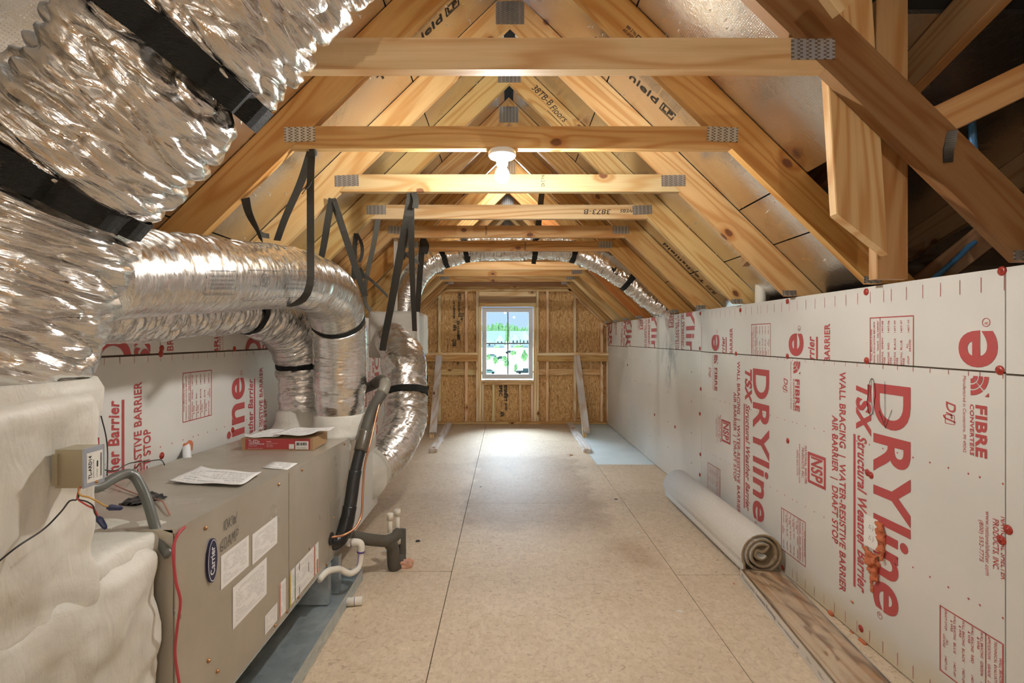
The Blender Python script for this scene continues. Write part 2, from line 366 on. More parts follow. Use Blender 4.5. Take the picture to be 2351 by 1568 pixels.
def paper_mat(name, base=(.88, .87, .85), lines=(.45, .45, .45), sx=0, sy=190):
    """printed sheet: small text as rows; object X across the rows' length"""
    m, nt, b = new_mat(name, .55, 0, base, .3)
    t = nd(nt, 'ShaderNodeTexCoord').outputs['UV']; s = nd(nt, 'ShaderNodeSeparateXYZ', None, Vector=t)
    row = mth(nt, 'FRACT', mth(nt, 'MULTIPLY', s.outputs[1], sy)); ri = mth(nt, 'FLOOR', mth(nt, 'MULTIPLY', s.outputs[1], sy))
    on = mth(nt, 'MULTIPLY', mth(nt, 'GREATER_THAN', row, .4), mth(nt, 'GREATER_THAN', nz(nt, nd(nt, 'ShaderNodeCombineXYZ', None, X=mth(nt, 'MULTIPLY', s.outputs[0], 55), Y=mth(nt, 'MULTIPLY', ri, 3.7)).outputs[0], 1, 2), .46))
    blk = mth(nt, 'GREATER_THAN', nz(nt, vmul(nt, t, (2.2, 5, 1)), 1, 1), .43)
    ed = mth(nt, 'MULTIPLY', mth(nt, 'MULTIPLY', mth(nt, 'GREATER_THAN', s.outputs[0], .08), mth(nt, 'LESS_THAN', s.outputs[0], .92)), mth(nt, 'MULTIPLY', mth(nt, 'GREATER_THAN', s.outputs[1], .08), mth(nt, 'LESS_THAN', s.outputs[1], .9)))
    k = mth(nt, 'MULTIPLY', mth(nt, 'MULTIPLY', on, ed), blk)
    L(nt, mixc(nt, mth(nt, 'MULTIPLY', k, .55), base, lines), b.inputs['Base Color']); return m
PAPER = paper_mat('printed_paper', sy=24); PAPER2 = paper_mat('dense_printed_paper', sy=36)
WHITE = flat('white_vinyl', (.80, .82, .84), .35, var=.04); PVC = flat('white_pvc', (.80, .76, .66), .3, var=.05)
BLACK = flat('black_ink', (.012, .012, .012), .6, var=.02); RED = flat('red_ink', (.50, .085, .085), .5, var=.1, sc=40)
CAPRED = flat('red_plastic', (.42, .04, .025), .35); ORANGE = flat('orange_foam', (.72, .21, .09), .75, var=.3, sc=40, bmp=.6)
DARK = flat('dark_void', (.012, .011, .010), .9); RUBBER = flat('black_pipe_insulation', (.02, .02, .019), .42, var=.2, bmp=.2)
GREYF = flat('grey_pipe_insulation', (.105, .095, .075), .6, var=.25, bmp=.25); COPPER = flat('copper', (.55, .27, .15), .3, .9)
BRASS = flat('brass_screw', (.52, .28, .12), .35, .8)
# ---------------------------------------------------------------- lettering
TC = {}
def glyphs(s, bold=0.0, shear=0.0, res=2):
    k = (s, bold, shear, res)
    if k not in TC:
        c = bpy.data.curves.new('t', 'FONT'); c.body = s; c.size = 1; c.offset = bold; c.shear = shear; c.space_character = 1+bold*2.2; c.resolution_u = res; c.fill_mode = 'FRONT'
        o = bpy.data.objects.new('t', c); me = bpy.data.meshes.new_from_object(o)
        v = [(q.co.x, q.co.y) for q in me.vertices]; f = [tuple(p.vertices) for p in me.polygons]
        bpy.data.meshes.remove(me); bpy.data.objects.remove(o); bpy.data.curves.remove(c)
        x0 = min(a for a, b in v); x1 = max(a for a, b in v)
        TC[k] = ([((a-x0), b) for a, b in v], f, x1-x0)
    return TC[k]
CAPH = max(b for a, b in glyphs('H')[0])
class Ink:
    """2-D artwork: a = reading direction, b = up"""
    def __init__(s): s.v = []; s.f = []
    def _a(s, v, f): n = len(s.v); s.v += v; s.f += [tuple(i+n for i in q) for q in f]
    def text(s, t, a, b, cap, length=None, bold=0.0, shear=0.0, cx=False):
        v, f, wd = glyphs(t, bold, shear, 6 if cap > .06 else 4 if cap > .018 else 2); ky = cap/CAPH; kx = (length/wd) if length else ky
        if cx: a -= wd*kx/2
        s._a([(a+x*kx, b+y*ky) for x, y in v], f); return s
    def rect(s, a0, b0, a1, b1): s._a([(a0,b0),(a1,b0),(a1,b1),(a0,b1)], [(0,1,2,3)]); return s
    def frame(s, a0, b0, a1, b1, t):
        return s.rect(a0,b0,a1,b0+t).rect(a0,b1-t,a1,b1).rect(a0,b0+t,a0+t,b1-t).rect(a1-t,b0+t,a1,b1-t)
    def poly(s, pts): s._a(list(pts), [tuple(range(len(pts)))]); return s
    def ring(s, a, b, ra, rb, t, n=28):
        v = []
        for k in range(n):
            c, d = math.cos(2*math.pi*k/n), math.sin(2*math.pi*k/n); v += [(a+ra*c, b+rb*d), (a+(ra-t)*c, b+(rb-t)*d)]
        s._a(v, [(2*k, 2*((k+1) % n), 2*((k+1) % n)+1, 2*k+1) for k in range(n)]); return s
    def disc(s, a, b, ra, rb=None, n=10):
        rb = rb or ra; return s.poly([(a+ra*math.cos(2*math.pi*k/n), b+rb*math.sin(2*math.pi*k/n)) for k in range(n)])
    def stroke(s, pts, t):
        for (a, b), (c, d) in zip(pts, pts[1:]):
            n = Vector((-(d-b), c-a)); n = n.normalized()*t/2 if n.length else n
            s.poly([(a+n.x, b+n.y), (a-n.x, b-n.y), (c-n.x, d-n.y), (c+n.x, d+n.y)])
        return s
    def place(s, name, mat, o, ea, eb, parent=None, lift=.0012, clip=None):
        """o origin, ea/eb world axes; clip = [(point, normal)] keeps the side the normal points to"""
        o, ea, eb = Vector(o), Vector(ea), Vector(eb); n = ea.cross(eb).normalized()
        v = [o+ea*a+eb*b+n*lift for a, b in s.v]
        return s.finish(name, mat, v, parent, clip)
    def finish(s, name, mat, v, parent, clip=None):
        W = Matrix.Translation(wm(parent).translation) if parent is not None else Matrix()
        I = W.inverted(); me = mesh(name, [I @ p for p in v], s.f)
        if clip:
            bm = bmesh.new(); bm.from_mesh(me)
            for co, no in clip:
                bmesh.ops.bisect_plane(bm, geom=bm.verts[:]+bm.edges[:]+bm.faces[:], dist=1e-6, plane_co=I @ Vector(co), plane_no=-Vector(no), clear_outer=True)
            bm.to_mesh(me); bm.free()
        return obj(name, me, mat, parent, W)
# ================================================================ SETTING
XR, XL, YE, YB = 1.5, -1.46, 7.68, -1.7          # knee walls, far wall, wall behind the camera
CX, APEX, TIE, PITCH = .02, 1.615, .755, .978      # ridge centre; heights are above eye level
DK = APEX+.196                                    # underside of the roof deck at the ridge
def dz(X): return H+DK-PITCH*abs(X-CX)
# ---- floor: slab with the flaked sheets on it
fl = struct(MB().box((-3.2, YB, -.26), (3.3, YE+.1, -.02)).build('floor', DARK))
g = .002
def sheet(x0, x1, y0, y1, m):
    MB().box((x0+g, y0+g, -.02), (x1-g, y1-g, 0)).build('floor_sheet', m, fl)
xs = [(-1.516, -.2966), (-.2966, .913), (.913, 1.52)]
for (x0, x1), ys in zip(xs, ([YB, .398, 2.838, 5.278, YE+.09], [YB, 1.573, 4.013, 6.44, YE+.09], [YB, .356, 2.796, 5.236, YE+.09])):
    for a, b in zip(ys, ys[1:]): sheet(x0, x1, a, b, FLOORW if x0 > .5 and a > 5 else FLOOR)
MB().box((1.52, YB, -.02), (3.3, YE+.09, 0)).build('floor_sheet', FLOOR, fl)
# ---- roof: deck sheets with thin joints, dark gap along the ridge
ce = struct(MB().add([(CX-.035, YB, H+DK+.03), (CX+.035, YB, H+DK+.03), (CX+.035, YE+.1, H+DK+.03), (CX-.035, YE+.1, H+DK+.03)], [(0, 1, 2, 3)]).build('ceiling', DARK))
sl_ = math.hypot(1, PITCH)
def deck(side, x0, x1, y0, y1):
    def q(x, y, t): return Vector((CX+side*x, y, H+DK-PITCH*x+t*sl_))
    e = .0025
    pts = [q(x0+e, y0+e, 0), q(x1-e, y0+e, 0), q(x1-e, y1-e, 0), q(x0+e, y1-e, 0)]
    M = frame_mat(pts[0], pts[1]-pts[0], Vector((side*.7, 0, .7)))
    MB().prism(pts, Vector((side*PITCH, 0, 1)).normalized()*.012).build('deck_sheet', DECK, ce, world=M)
rows = [.03, .50, 1.36, 2.22, 3.25]
for r, (a, b) in enumerate(zip(rows, rows[1:])):
    o = 1.22*(r % 2); ys = [y for y in [YB, -.98+o-1.22, -.98+o, 1.46+o, 3.90+o, 6.34+o, YE+.1] if YB <= y <= YE+.1]
    ys = sorted(set(ys))
    for y0, y1 in zip(ys, ys[1:]):
        deck(-1, a, b, y0, y1)
for a, b, y0, y1 in [(.03,.50,YB,1.46),(.03,.50,1.46,3.90),(.03,.50,3.90,6.34),(.03,.50,6.34,YE+.1),(.50,.78,YB,1.56),(.50,1.18,1.56,2.68),(1.18,1.36,2.12,2.68),(.50,1.36,2.68,5.12),(.50,1.36,5.12,YE+.1),
                     (1.36,2.22,2.12,3.9),(1.36,2.22,3.9,6.34),(1.36,2.22,6.34,YE+.1),(2.22,3.25,2.12,YE+.1)]:
    deck(1, a, b, y0, y1)
# low roof over the side bay at the near right
def wz(y, c=1.55): return H+c-.333*y
for x0, x1 in ((.74, 1.95), (1.95, 3.2)):
    for y0, y1 in ((YB, .4), (.4, 1.62), (1.62, 3.3)):
        va = lambda y: max(x0, .305+.3405*y) if x0 < 1 else x0          # valley line on the main roof
        pts = [(va(y0), y0, wz(y0)), (x1, y0, wz(y0)), (x1, y1-.004, wz(y1)), (va(y1), y1-.004, wz(y1))]
        if x0 < 1 and y0 < 1.4 < y1: pts.insert(3, (.74, 1.28, wz(1.28)))
        MB().prism(pts, (0, 0, .014)).build('deck_sheet', DECK, ce)
# roofing felt above the sheets closes their joints
fe = MB()
for side, xa, xb, y0, y1 in ((-1, .03, 3.25, YB, YE+.1), (1, .03, .78, YB, 1.56), (1, .03, 1.18, 1.56, 2.12), (1, .03, 3.25, 2.12, YE+.1)):
    q = lambda x, y: (CX+side*x, y, H+DK-PITCH*x+.022)
    fe.prism([q(xa, y0), q(xb, y0), q(xb, y1), q(xa, y1)], (0, 0, .02))
fe.prism([(.7, YB, wz(YB)+.016), (3.25, YB, wz(YB)+.016), (3.25, 3.35, wz(3.35)+.016), (1.45, 3.35, wz(3.35)+.016), (.74, 1.28, wz(1.28)+.016)], (0, 0, .01))
fe.build('roof_felt', DARK, ce)
# nail tips through the deck, too many to tell apart
nt_ = MB()
for side in (-1, 1):
    for i in range(330):
        x = random.uniform(.12, 1.55); y = random.uniform(1.2, 6.5)
        if side > 0 and y < 2.2 and x > .8: continue
        c = Vector((CX+side*x, y, H+DK-PITCH*x)); n_ = Vector((-side*PITCH, 0, -1)).normalized(); L_ = random.uniform(.006, .016)
        u = Vector((1, 0, -side*PITCH)).normalized(); vv = Vector((0, 1, 0)); ln = u*random.uniform(-.008, .008)+vv*random.uniform(-.008, .008)
        nt_.add([c+u*.003+vv*.002, c-u*.004+vv*.002, c-vv*.005, c+n_*L_+ln], [(0,1,3),(1,2,3),(2,0,3)])
        q = random.uniform(.004, .011); t = random.random()*6
        nt_.add([c+n_*.001+(u*math.cos(t)+vv*math.sin(t))*q, c+n_*.004+(u*math.cos(t+2)+vv*math.sin(t+2))*q*.5, c+n_*.001+(u*math.cos(t+4)+vv*math.sin(t+4))*q*.6], [(0,1,2)])
o = nt_.build('nail_tip', flat('bright_splinters', (.75, .70, .62), .35, .6), ce); o['kind'] = 'stuff'
# print on the deck foil
def deck_print(side, x, y, flipx, ink):
    """text runs along the slope on the underside of the deck"""
    o_ = Vector((CX+side*x, y, H+DK-PITCH*x)); dn = Vector((side, 0, -PITCH)).normalized(); n_ = Vector((-side*PITCH, 0, -1)).normalized()
    ea = dn*flipx; eb = n_.cross(ea)
    return ink.place('lettering', BLACK, o_, ea, eb, ce, lift=.002)
def shield(lp=.445):
    k = Ink().text('Techshield', 0, 0, .05, .42, bold=.012).frame(lp, -.006, lp+.085, .056, .006).text('LP', lp+.013, .008, .036, .06, bold=.02)
    for r in range(5):
        for c in range(4): k.text('radiant barrier sheathing panel', .02+c*.13, .075+r*.013, .006, .12)
    return k
deck_print(1, 1.44, 3.80, -1, shield(-.11)); deck_print(1, .40, 2.50, 1, shield())
deck_print(-1, .62, 2.45, -1, shield()); deck_print(1, .9, 5.5, -1, shield())
# ---- sheathing print shared by both knee walls (one board = 2.43 x 1.22, print repeats every 1.035)
def print_set():
    k = Ink()                                       # a = down the board (z falls), b = up = towards smaller d
    T_ = lambda s, d, z, ln, cap, bold=0.0, sh=0.0: k.text(s, -z, -d, cap, ln, bold, sh)
    T_('DRYline', 0, 1.0915, .905, .183, .022)
    T_('TSX', .105, 1.084, .215, .080, .05, .22); T_('Structural Weather Barrier', .100, .862, .660, .052, .025, .22)
    k.rect(-.862, -.128, -.205, -.115)
    T_('WALL BRACING  |  WATER-RESISTIVE BARRIER', .221, 1.124, .98, .040, .022); T_('AIR BARRIER  |  DRAFT STOP', .274, .921, .58, .040, .022)
    k.frame(-.712, -.467, -.56, -.323, .014); T_('NSP', .436, .695, .115, .085, .03)
    T_('NATIONAL SHELTER', .494, .735, .19, .018, .012); T_('PRODUCTS, INC.', .520, .720, .155, .018, .012)
    T_('www.nationalshelter.com', .545, .735, .20, .014); T_('(800) 552-7775', .566, .70, .13, .014)
    T_('FIBRE', -.457, 1.062, .165, .036, .035); T_('CONVERTERS', -.436, 1.062, .165, .013, .02)
    T_('Manufactured in Constantine, MI 49042', -.410, 1.151, .25, .011)
    # leaf emblem: three curved fans on a square base
    a0, b0, s = -1.154, .438, .062
    for r0, r1 in ((.16, .40), (.47, .70), (.77, 1.02)):
        for t0, t1 in ((0, .74), (.83, 1.57)):
            tt_ = [t0+(t1-t0)*i/6 for i in range(7)]
            k.poly([(a0+s*r1*math.cos(t), b0+s*r1*math.sin(t)) for t in tt_]+[(a0+s*r0*math.cos(t), b0+s*r0*math.sin(t)) for t in tt_[::-1]])
    k.poly([(a0+s*1.02, b0+s*1.02), (a0+s*.80, b0+s*1.02), (a0+s*1.02, b0+s*.80)])
    T_('DrJ', -.345, 1.060, .070, .036, .012, .25); k.frame(-1.016, .340, -.984, .378, .002)
    # approvals table
    k.frame(-.353, .318, -.127, .549, .004); k.rect(-.353, .489, -.127, .492)
    tt = lambda s, d, z, ln: k.text(s, -z, d, .0085, ln, .01)
    tt('WALL BRACING & WRB', .535, .305, .13); tt('TECHNICAL EVALUATION REPORTS', .519, .345, .20)
    tt('APPLICATION', .498, .348, .07); tt('GRADE', .498, .263, .04); tt('DRJ REPORT', .498, .21, .07)
    for i, (g_, n_) in enumerate((('GREEN', '08'), ('RED', '06'), ('BLACK', '09'), ('BLUE', '07'))):
        d = .473-.033*i
        tt('WALL BRACING', d, .348, .082); tt('& WRB', d-.012, .325, .038); tt(g_, d, .256, .009*len(g_)); tt('1407-'+n_, d, .19, .047)
    tt('DRAFT-STOP', .339, .348, .07); tt('ALL', .345, .25, .02); tt('GRADES', .332, .262, .045); tt('1407-10', .339, .19, .047)
    k.ring(-.162, .030, .014, .014, .002, 16); k.text('R', -.168, .024, .011)
    for i in range(14):
        d = -.43+.0765*i
        for z in (.835, .43): k.disc(-z, -d, .0035, n=6)
        for z in (.02, 1.152): k.rect(-z-.048, -d-.001, -z, -d+.001)
    return k
PRINT = print_set()
def panel(wall, side, y0, y1, z0, z1, maps, thick=.004):
    """maps: (Yb, sy, zc, sz): Y = Yb + sy*d, Z = zc + sz*z"""
    X = XR if side > 0 else XL; e = .002
    pn = MB().box((min(X, X+side*thick), y0+e, z0+e), (max(X, X+side*thick), y1-e, z1-e)).build('sheathing_panel', PANEL, wall)
    ink = Ink()
    for Yb, sy, zc, sz in maps:
        # a = -z, b = -d
        ink._a([(Yb-sy*b, zc-sz*a) for a, b in PRINT.v], PRINT.f)
    if maps:
        v = [Vector((X-side*.0012, a, b)) for a, b in ink.v]
        ink.finish('lettering', RED, v, pn, [((0, y0+e, 0), (0, 1, 0)), ((0, y1-e, 0), (0, -1, 0)), ((0, 0, z0+e), (0, 0, 1)), ((0, 0, z1-e), (0, 0, -1))])
    return pn
ZJ = 1.165; ZT = 1.489
wr = struct(MB().box((XR+.0045, YB, 0), (XR+.10, YE+.09, ZT-.004)).build('wall_right', flat('wall_core', (.10, .07, .045), .8)))
cop = lambda y, s, zc, sz, r: [(y+1.035*n, s, zc, sz) for n in r]
panel(wr, 1, -.87, 1.561, .004, ZJ, cop(2.115, 1, 0, 1, (-3, -2)))
p1 = panel(wr, 1, 1.561, 3.994, .004, ZJ+.004, cop(2.115, 1, 0, 1, (-1, 0, 1, 2)))
panel(wr, 1, 3.994, 6.39, .004, ZJ+.008, []); panel(wr, 1, 6.39, YE+.08, .004, ZJ+.0, [])
panel(wr, 1, -.87, 1.561, ZJ+.002, ZT, cop(1.30, -1, 1.93, -1, (-1, 0)))
panel(wr, 1, 1.561, 3.994, ZJ+.006, ZT, cop(1.593, -1, 1.486, -1, (0, 1, 2)))
panel(wr, 1, 3.994, 6.39, ZJ+.010, ZT, cop(5.36, 1, .81, 1, (-2, -1, 0, 1))); panel(wr, 1, 6.39, YE+.08, ZJ+.002, ZT, cop(7.55, 1, .42, 1, (-1, 0)))
panel(wr, 1, YB, -.87, .004, ZT, [])
def wallpt(px, py): 
    Y = XR*F/(px-VX); return Y, H+(VY-py)*Y/F
# plastic cap nails
capme = lathe([(.0145, 0), (.0145, .002), (.010, .004), (.0045, .0042), (.0045, .0055), (.0001, .0058)], 18, ax='x').me('cap_nail', True)
for me_ in (capme,): me_.materials.append(CAPRED)
for px, py in [(2301, 622), (1989, 670), (1808, 692), (1700, 712), (2296, 850), (1990, 828), (1808, 818), (1690, 812), (1992, 1085), (2000, 1091), (2300, 1240), (2315, 1216), (1797, 1303), (1977, 1443), (1809, 1012),
               (1608, 720), (1607, 800), (1609, 893), (1607, 950), (1608, 1043), (1607, 1090), (1441, 743), (1550, 980), (1550, 1090), (1503, 952), (1441, 838), (1905, 1410)]:
    y, z = wallpt(px, py); M = Matrix.Translation((XR-.0002, y, z)) @ Matrix.Rotation(math.pi, 4, 'Z')
    obj('cap_nail', capme, CAPRED, wr, M)
# small nail heads on the bare boards
k = Ink()
for py_, z in ((0, .25), (1, .5), (2, .78), (3, 1.02)):
    for y in (4.2, 4.81, 5.42, 6.03, 6.30, 6.5, 7.1): k.disc(-z+random.uniform(-.02, .02), -y, .007, n=8)
k.place('nail_head', flat('dull_nail', (.12, .10, .10), .5), (XR, 0, 0), (0, 0, -1), (0, -1, 0), wr)
# pen scribble on the lettering of the near right board: a long loop and an arrow
k = Ink(); def_y = []
def pen(pts): return [(-wallpt(px, py)[1], -wallpt(px, py)[0]) for px, py in pts]
loop = [(2003+8.5*math.sin(t)-(2.5 if math.cos(t) < 0 else 0), 911-42*math.cos(t)) for t in [i*.3 for i in range(0, 44)]]
k.stroke(pen(loop), .0022).stroke(pen([(2003, 868), (2000, 900), (2006, 952)]), .002).stroke(pen([(2033, 876), (2033, 972)]), .002).stroke(pen([(2020, 943), (2034, 983), (2049, 941)]), .002)
k.place('lettering', BLACK, (XR, 0, 0), (0, 0, -1), (0, -1, 0), p1, lift=.003)
# ---- left knee wall
wl = struct(MB().box((XL-.10, YB, 0), (XL-.0045, YE+.09, ZT-.004)).build('wall_left', flat('wall_core', (.10, .07, .045), .8)))
panel(wl, -1, YB, .91, .004, ZT, [])
panel(wl, -1, .91, 3.34, .004, 1.205, cop(2.893, 1, 1.245, -1, (-2, -1, 0, 1)))
panel(wl, -1, 3.34, 6.05, .004, 1.205, cop(5.77, -1, 0, 1, (-2, -1, 0))); panel(wl, -1, 6.05, YE+.08, .004, 1.205, cop(6.80, -1, 0, 1, (0, 1)))
panel(wl, -1, .91, 2.194, 1.209, ZT, cop(2.02, 1, 2.2, -1, (-1, 0))); panel(wl, -1, 2.194, 4.6, 1.209, ZT, cop(2.056, 1, 2.2, -1, (0, 1, 2)))
panel(wl, -1, 4.6, YE+.08, 1.209, ZT, [])
for px, py in [(371, 800), (369, 812), (538, 801), (371, 1046), (534, 987)]:
    y = -XL*F/(VX-px); z = H+(VY-py)*y/F; obj('cap_nail', capme, CAPRED, wl, Matrix.Translation((XL+.0002, y, z)))
# ---- wall behind the camera and the dark side bay
wb = struct(MB().box((-3.2, YB-.1, -.26), (3.3, YB, 3.3)).build('wall_front', OSB))
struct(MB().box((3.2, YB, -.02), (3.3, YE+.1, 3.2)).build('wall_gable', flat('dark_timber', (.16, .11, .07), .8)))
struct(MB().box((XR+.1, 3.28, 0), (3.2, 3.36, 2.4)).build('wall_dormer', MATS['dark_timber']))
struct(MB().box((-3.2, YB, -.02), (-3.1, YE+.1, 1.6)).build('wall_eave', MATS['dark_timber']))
# ---- far wall: strand board behind a stud frame
def X_(px, Y=YE): return (px-VX)*Y/F
def Z_(py, Y=YE): return H+(VY-py)*Y/F
YO = YE+.089                                                    # face of the strand board
wf = struct(MB().box((-1.6, YO+.013, 0), (-.42, YO+.05, H+DK-.9)).box((.46, YO+.013, 0), (1.64, YO+.05, H+DK-.9)).box((-.42, YO+.013, 0), (.46, YO+.05, Z_(874))).box((-.9, YO+.013, Z_(700)), (.9, YO+.05, H+1.05))
            .build('wall_back', flat('wall_wrap', (.35, .25, .15), .8)))
def osb(x0, x1, z0, z1): return MB().box((x0+.002, YO, z0), (x1-.002, YO+.012, z1)).build('sheathing_panel', OSB, wf)
s1 = s2 = osb(-1.6, -.374, 0.0, 2.2); s3 = osb(-.374, .415, 0, Z_(873)); osb(.415, 1.62, 0, 2.2)
MB().prism([(-.374, YO, Z_(703)), (.415, YO, Z_(703)), (.415, YO, 2.2), (.9, YO, 2.2), (CX, YO, 3.0), (-.9, YO, 2.2), (-.374, YO, 2.2)], (0, .012, 0)).build('sheathing_panel', OSB, wf)
# mill stamps, running down the board
def stamp(sheet_, px, py0, py1, rows_):
    k = Ink(); z0 = Z_(py0, YO); L_ = z0-Z_(py1, YO)
    for i, (s, a, ln, cap, off) in enumerate(rows_): k.text(s, a*L_, off*1.25, cap*1.45, ln*L_, .05)
    k.ring(.52*L_, .0, .022, .022, .005, 18).rect(.14*L_, .065, .145*L_, -.045).rect(.97*L_, .065, .975*L_, -.045)
    k.place('lettering', BLACK, (X_(px, YO), YO, z0), (0, 0, -1), (1, 0, 0), sheet_, lift=.002)
rw = [('STRAND SIDE UP', .0, .13, .03, .03), ('RATED SHEATHING', .16, .28, .022, .03), ('24/16 EXPOSURE', .16, .3, .02, -.03), ('7/16 in', .36, .13, .03, .06), ('SIZED FOR SPACING', .5, .3, .02, .02), ('APA', .57, .12, .035, -.03), ('000', .75, .1, .03, .02), ('OSB', .84, .12, .035, -.035)]
stamp(s2, 1046, 672, 800, rw); stamp(s1, 1046, 802, 845, rw[3:6]); stamp(s3, 1154, 884, 968, [('strandfiber', .0, .45, .04, .02), ('RATED', .5, .2, .02, .03), ('APA', .72, .15, .04, -.03), ('SPEC', .0, .3, .03, -.04)])
stamp(s1, 972, 862, 962, [('strandfiber', .0, .45, .04, .02), ('24/16', .5, .2, .03, .03), ('RATED', .45, .3, .02, -.03), ('APA', .8, .15, .03, -.03)])
PINE = (.76, .58, .33); PALE = (.92, .80, .58); ORN = (.60, .35, .125); HONEY = (.64, .43, .20); BRN = (.29, .165, .075); LGREY = (.50, .48, .48)
def jit(c, a=.07): return tuple(max(.01, x*(1+random.uniform(-a, a))) for x in c)
def vstud(px0, px1, z0, z1, name='stud', y0=0.0):
    x0, x1 = X_(px0), X_(px1); board(name, ((x0+x1)/2, YE+y0+.0465, z0), ((x0+x1)/2, YE+y0+.0465, z1), x1-x0, .085, (0, 1, 0), WOOD, wf, jit(PALE))
def hbd(name, px0, px1, py0, py1, dep=.089, y0=0.0, tint=PINE):
    x0, x1, z1, z0 = X_(px0), X_(px1), Z_(py0), Z_(py1); board(name, (x0, YE+y0+dep/2, (z0+z1)/2), (x1, YE+y0+dep/2, (z0+z1)/2), dep, z1-z0, (0, 0, 1), WOOD, wf, jit(tint))
zb = .040; zt = Z_(669)
hbd('bottom_plate', 940, 1396, 968.9, 974, tint=PINE)
MB
for a, b in ((1005.7, 1012), (1067.3, 1073.7), (1254, 1260), (1317, 1323)):
    z1 = zt if 1030 < a < 1300 else H+(VY-(669 if a < 1309 else 676))*YE/F
    vstud(a, b, zb, z1)
vstud(1379, 1385, zb, Z_(735)); vstud(1393, 1396.5, zb, Z_(750)); vstud(950, 956, zb, Z_(735))
for a, b in ((1092.7, 1099), (1099.3, 1105.3), (1225.3, 1231), (1231.2, 1237)): vstud(a, b, zb, Z_(704.4) if 1099.2 < a < 1226 else zt)
for a, b in ((1106, 1111.5), (1130, 1136), (1192, 1197.2), (1219, 1224.6)): vstud(a, b, zb, Z_(883.5), 'cripple_stud')
hbd('sill_plate', 1105.6, 1225, 873, 878); hbd('sill_plate', 1105.6, 1225, 878.3, 883.3)
hbd('header', 1099.6, 1230.8, 669.5, 680.5, tint=PALE); hbd('header', 1099.6, 1230.8, 680.8, 695, tint=(.50, .33, .22)); hbd('header', 1099.6, 1230.8, 695.3, 704, tint=PALE)
hbd('top_plate', 1021, 1309, 656, 662.3); hbd('top_plate', 1019, 1311, 662.6, 669)
for s in (-1, 1):
    x0 = X_(1306) if s > 0 else X_(1022); x1 = 1.49 if s > 0 else -1.44; za = Z_(663); zc = za-PITCH*abs(x1-x0)
    board('gable_plate', (x0, YE+.0445, za), (x1, YE+.0445, zc), .089, .036, (s, 0, 1), WOOD, wf, jit(PINE))
for a, b in ((968, 1097), (1233.5, 1399.5)):
    hbd('ledger', a, b, 809.5, 816, .089, -.05, PALE); hbd('ledger', a, b, 816.3, 829.6, .038, -.038, HONEY)
for a, b in ((956, 1005.5), (1012, 1067), (1073.9, 1092.5), (1237.2, 1253.8), (1260.3, 1316.8), (1323.3, 1378.8)): hbd('blocking', a, b, 847.5+random.uniform(-1, 1), 861.5, .038, .04, PINE)
# ---- window
wn = struct(obj('window_1', None, world=Matrix.Translation((.025, YE+.1, 1.2))))
yw = YE+.03; x0, x1, z1, z0 = X_(1106.8, yw), X_(1223.8, yw), Z_(706.6, yw), Z_(869.5, yw)
def frame_mb(x0, x1, z0, z1, t, y0, y1): return MB().box((x0, y0, z0), (x0+t, y1, z1)).box((x1-t, y0, z0), (x1, y1, z1)).box((x0+t, y0, z0), (x1-t, y1, z0+t)).box((x0+t, y0, z1-t), (x1-t, y1, z1))
frame_mb(x0, x1, z0, z1, .034, yw, yw+.10).build('window_frame', WHITE, wn)
frame_mb(x0+.034, x1-.034, z0+.034, z1-.034, .030, yw+.02, yw+.075).build('sash', WHITE, wn)
gx0, gx1, gz0, gz1 = x0+.064, x1-.064, z0+.064, z1-.064; xm = (gx0+gx1)/2+.005; zm = Z_(788.5, yw)
GB = flat('blue_grey_bar', (.30, .37, .42), .4)
MB().box((xm-.009, yw+.035, gz0), (xm+.009, yw+.05, zm-.009)).build('glazing_bar', GB, wn); MB().box((xm-.009, yw+.035, zm+.009), (xm+.009, yw+.05, gz1)).build('glazing_bar', GB, wn)
MB().box((gx0, yw+.035, zm-.009), (gx1, yw+.05, zm+.009)).build('glazing_bar', GB, wn)
gm, gnt, gb = new_mat('window_glass', .0, 0, (1, 1, 1)); gb.inputs['Transmission Weight'].default_value = 1; gb.inputs['IOR'].default_value = 1.45
tr = nd(gnt, 'ShaderNodeBsdfTransparent', None, Color=(.97, .99, .98, 1)); gl = nd(gnt, 'ShaderNodeBsdfGlossy', None, Roughness=.0)
mx = nd(gnt, 'ShaderNodeMixShader', None, i0=nd(gnt, 'ShaderNodeFresnel', None, IOR=1.3).outputs[0], i1=tr.outputs[0], i2=gl.outputs[0]); L(gnt, mx.outputs[0], gnt.nodes['Material Output'].inputs['Surface'])
for a, b, c, d in ((gx0, xm, gz0, zm), (xm, gx1, gz0, zm), (gx0, xm, zm, gz1), (xm, gx1, zm, gz1)):
    MB().add([(a, yw+.052, c), (b, yw+.052, c), (b, yw+.052, d), (a, yw+.052, d)], [(0, 1, 2, 3)]).build('pane', gm, wn)
MB().box((x0-.006, yw+.005, z1+.001), (x1+.006, yw+.06, z1+.006)).build('gasket', DARK, wn)
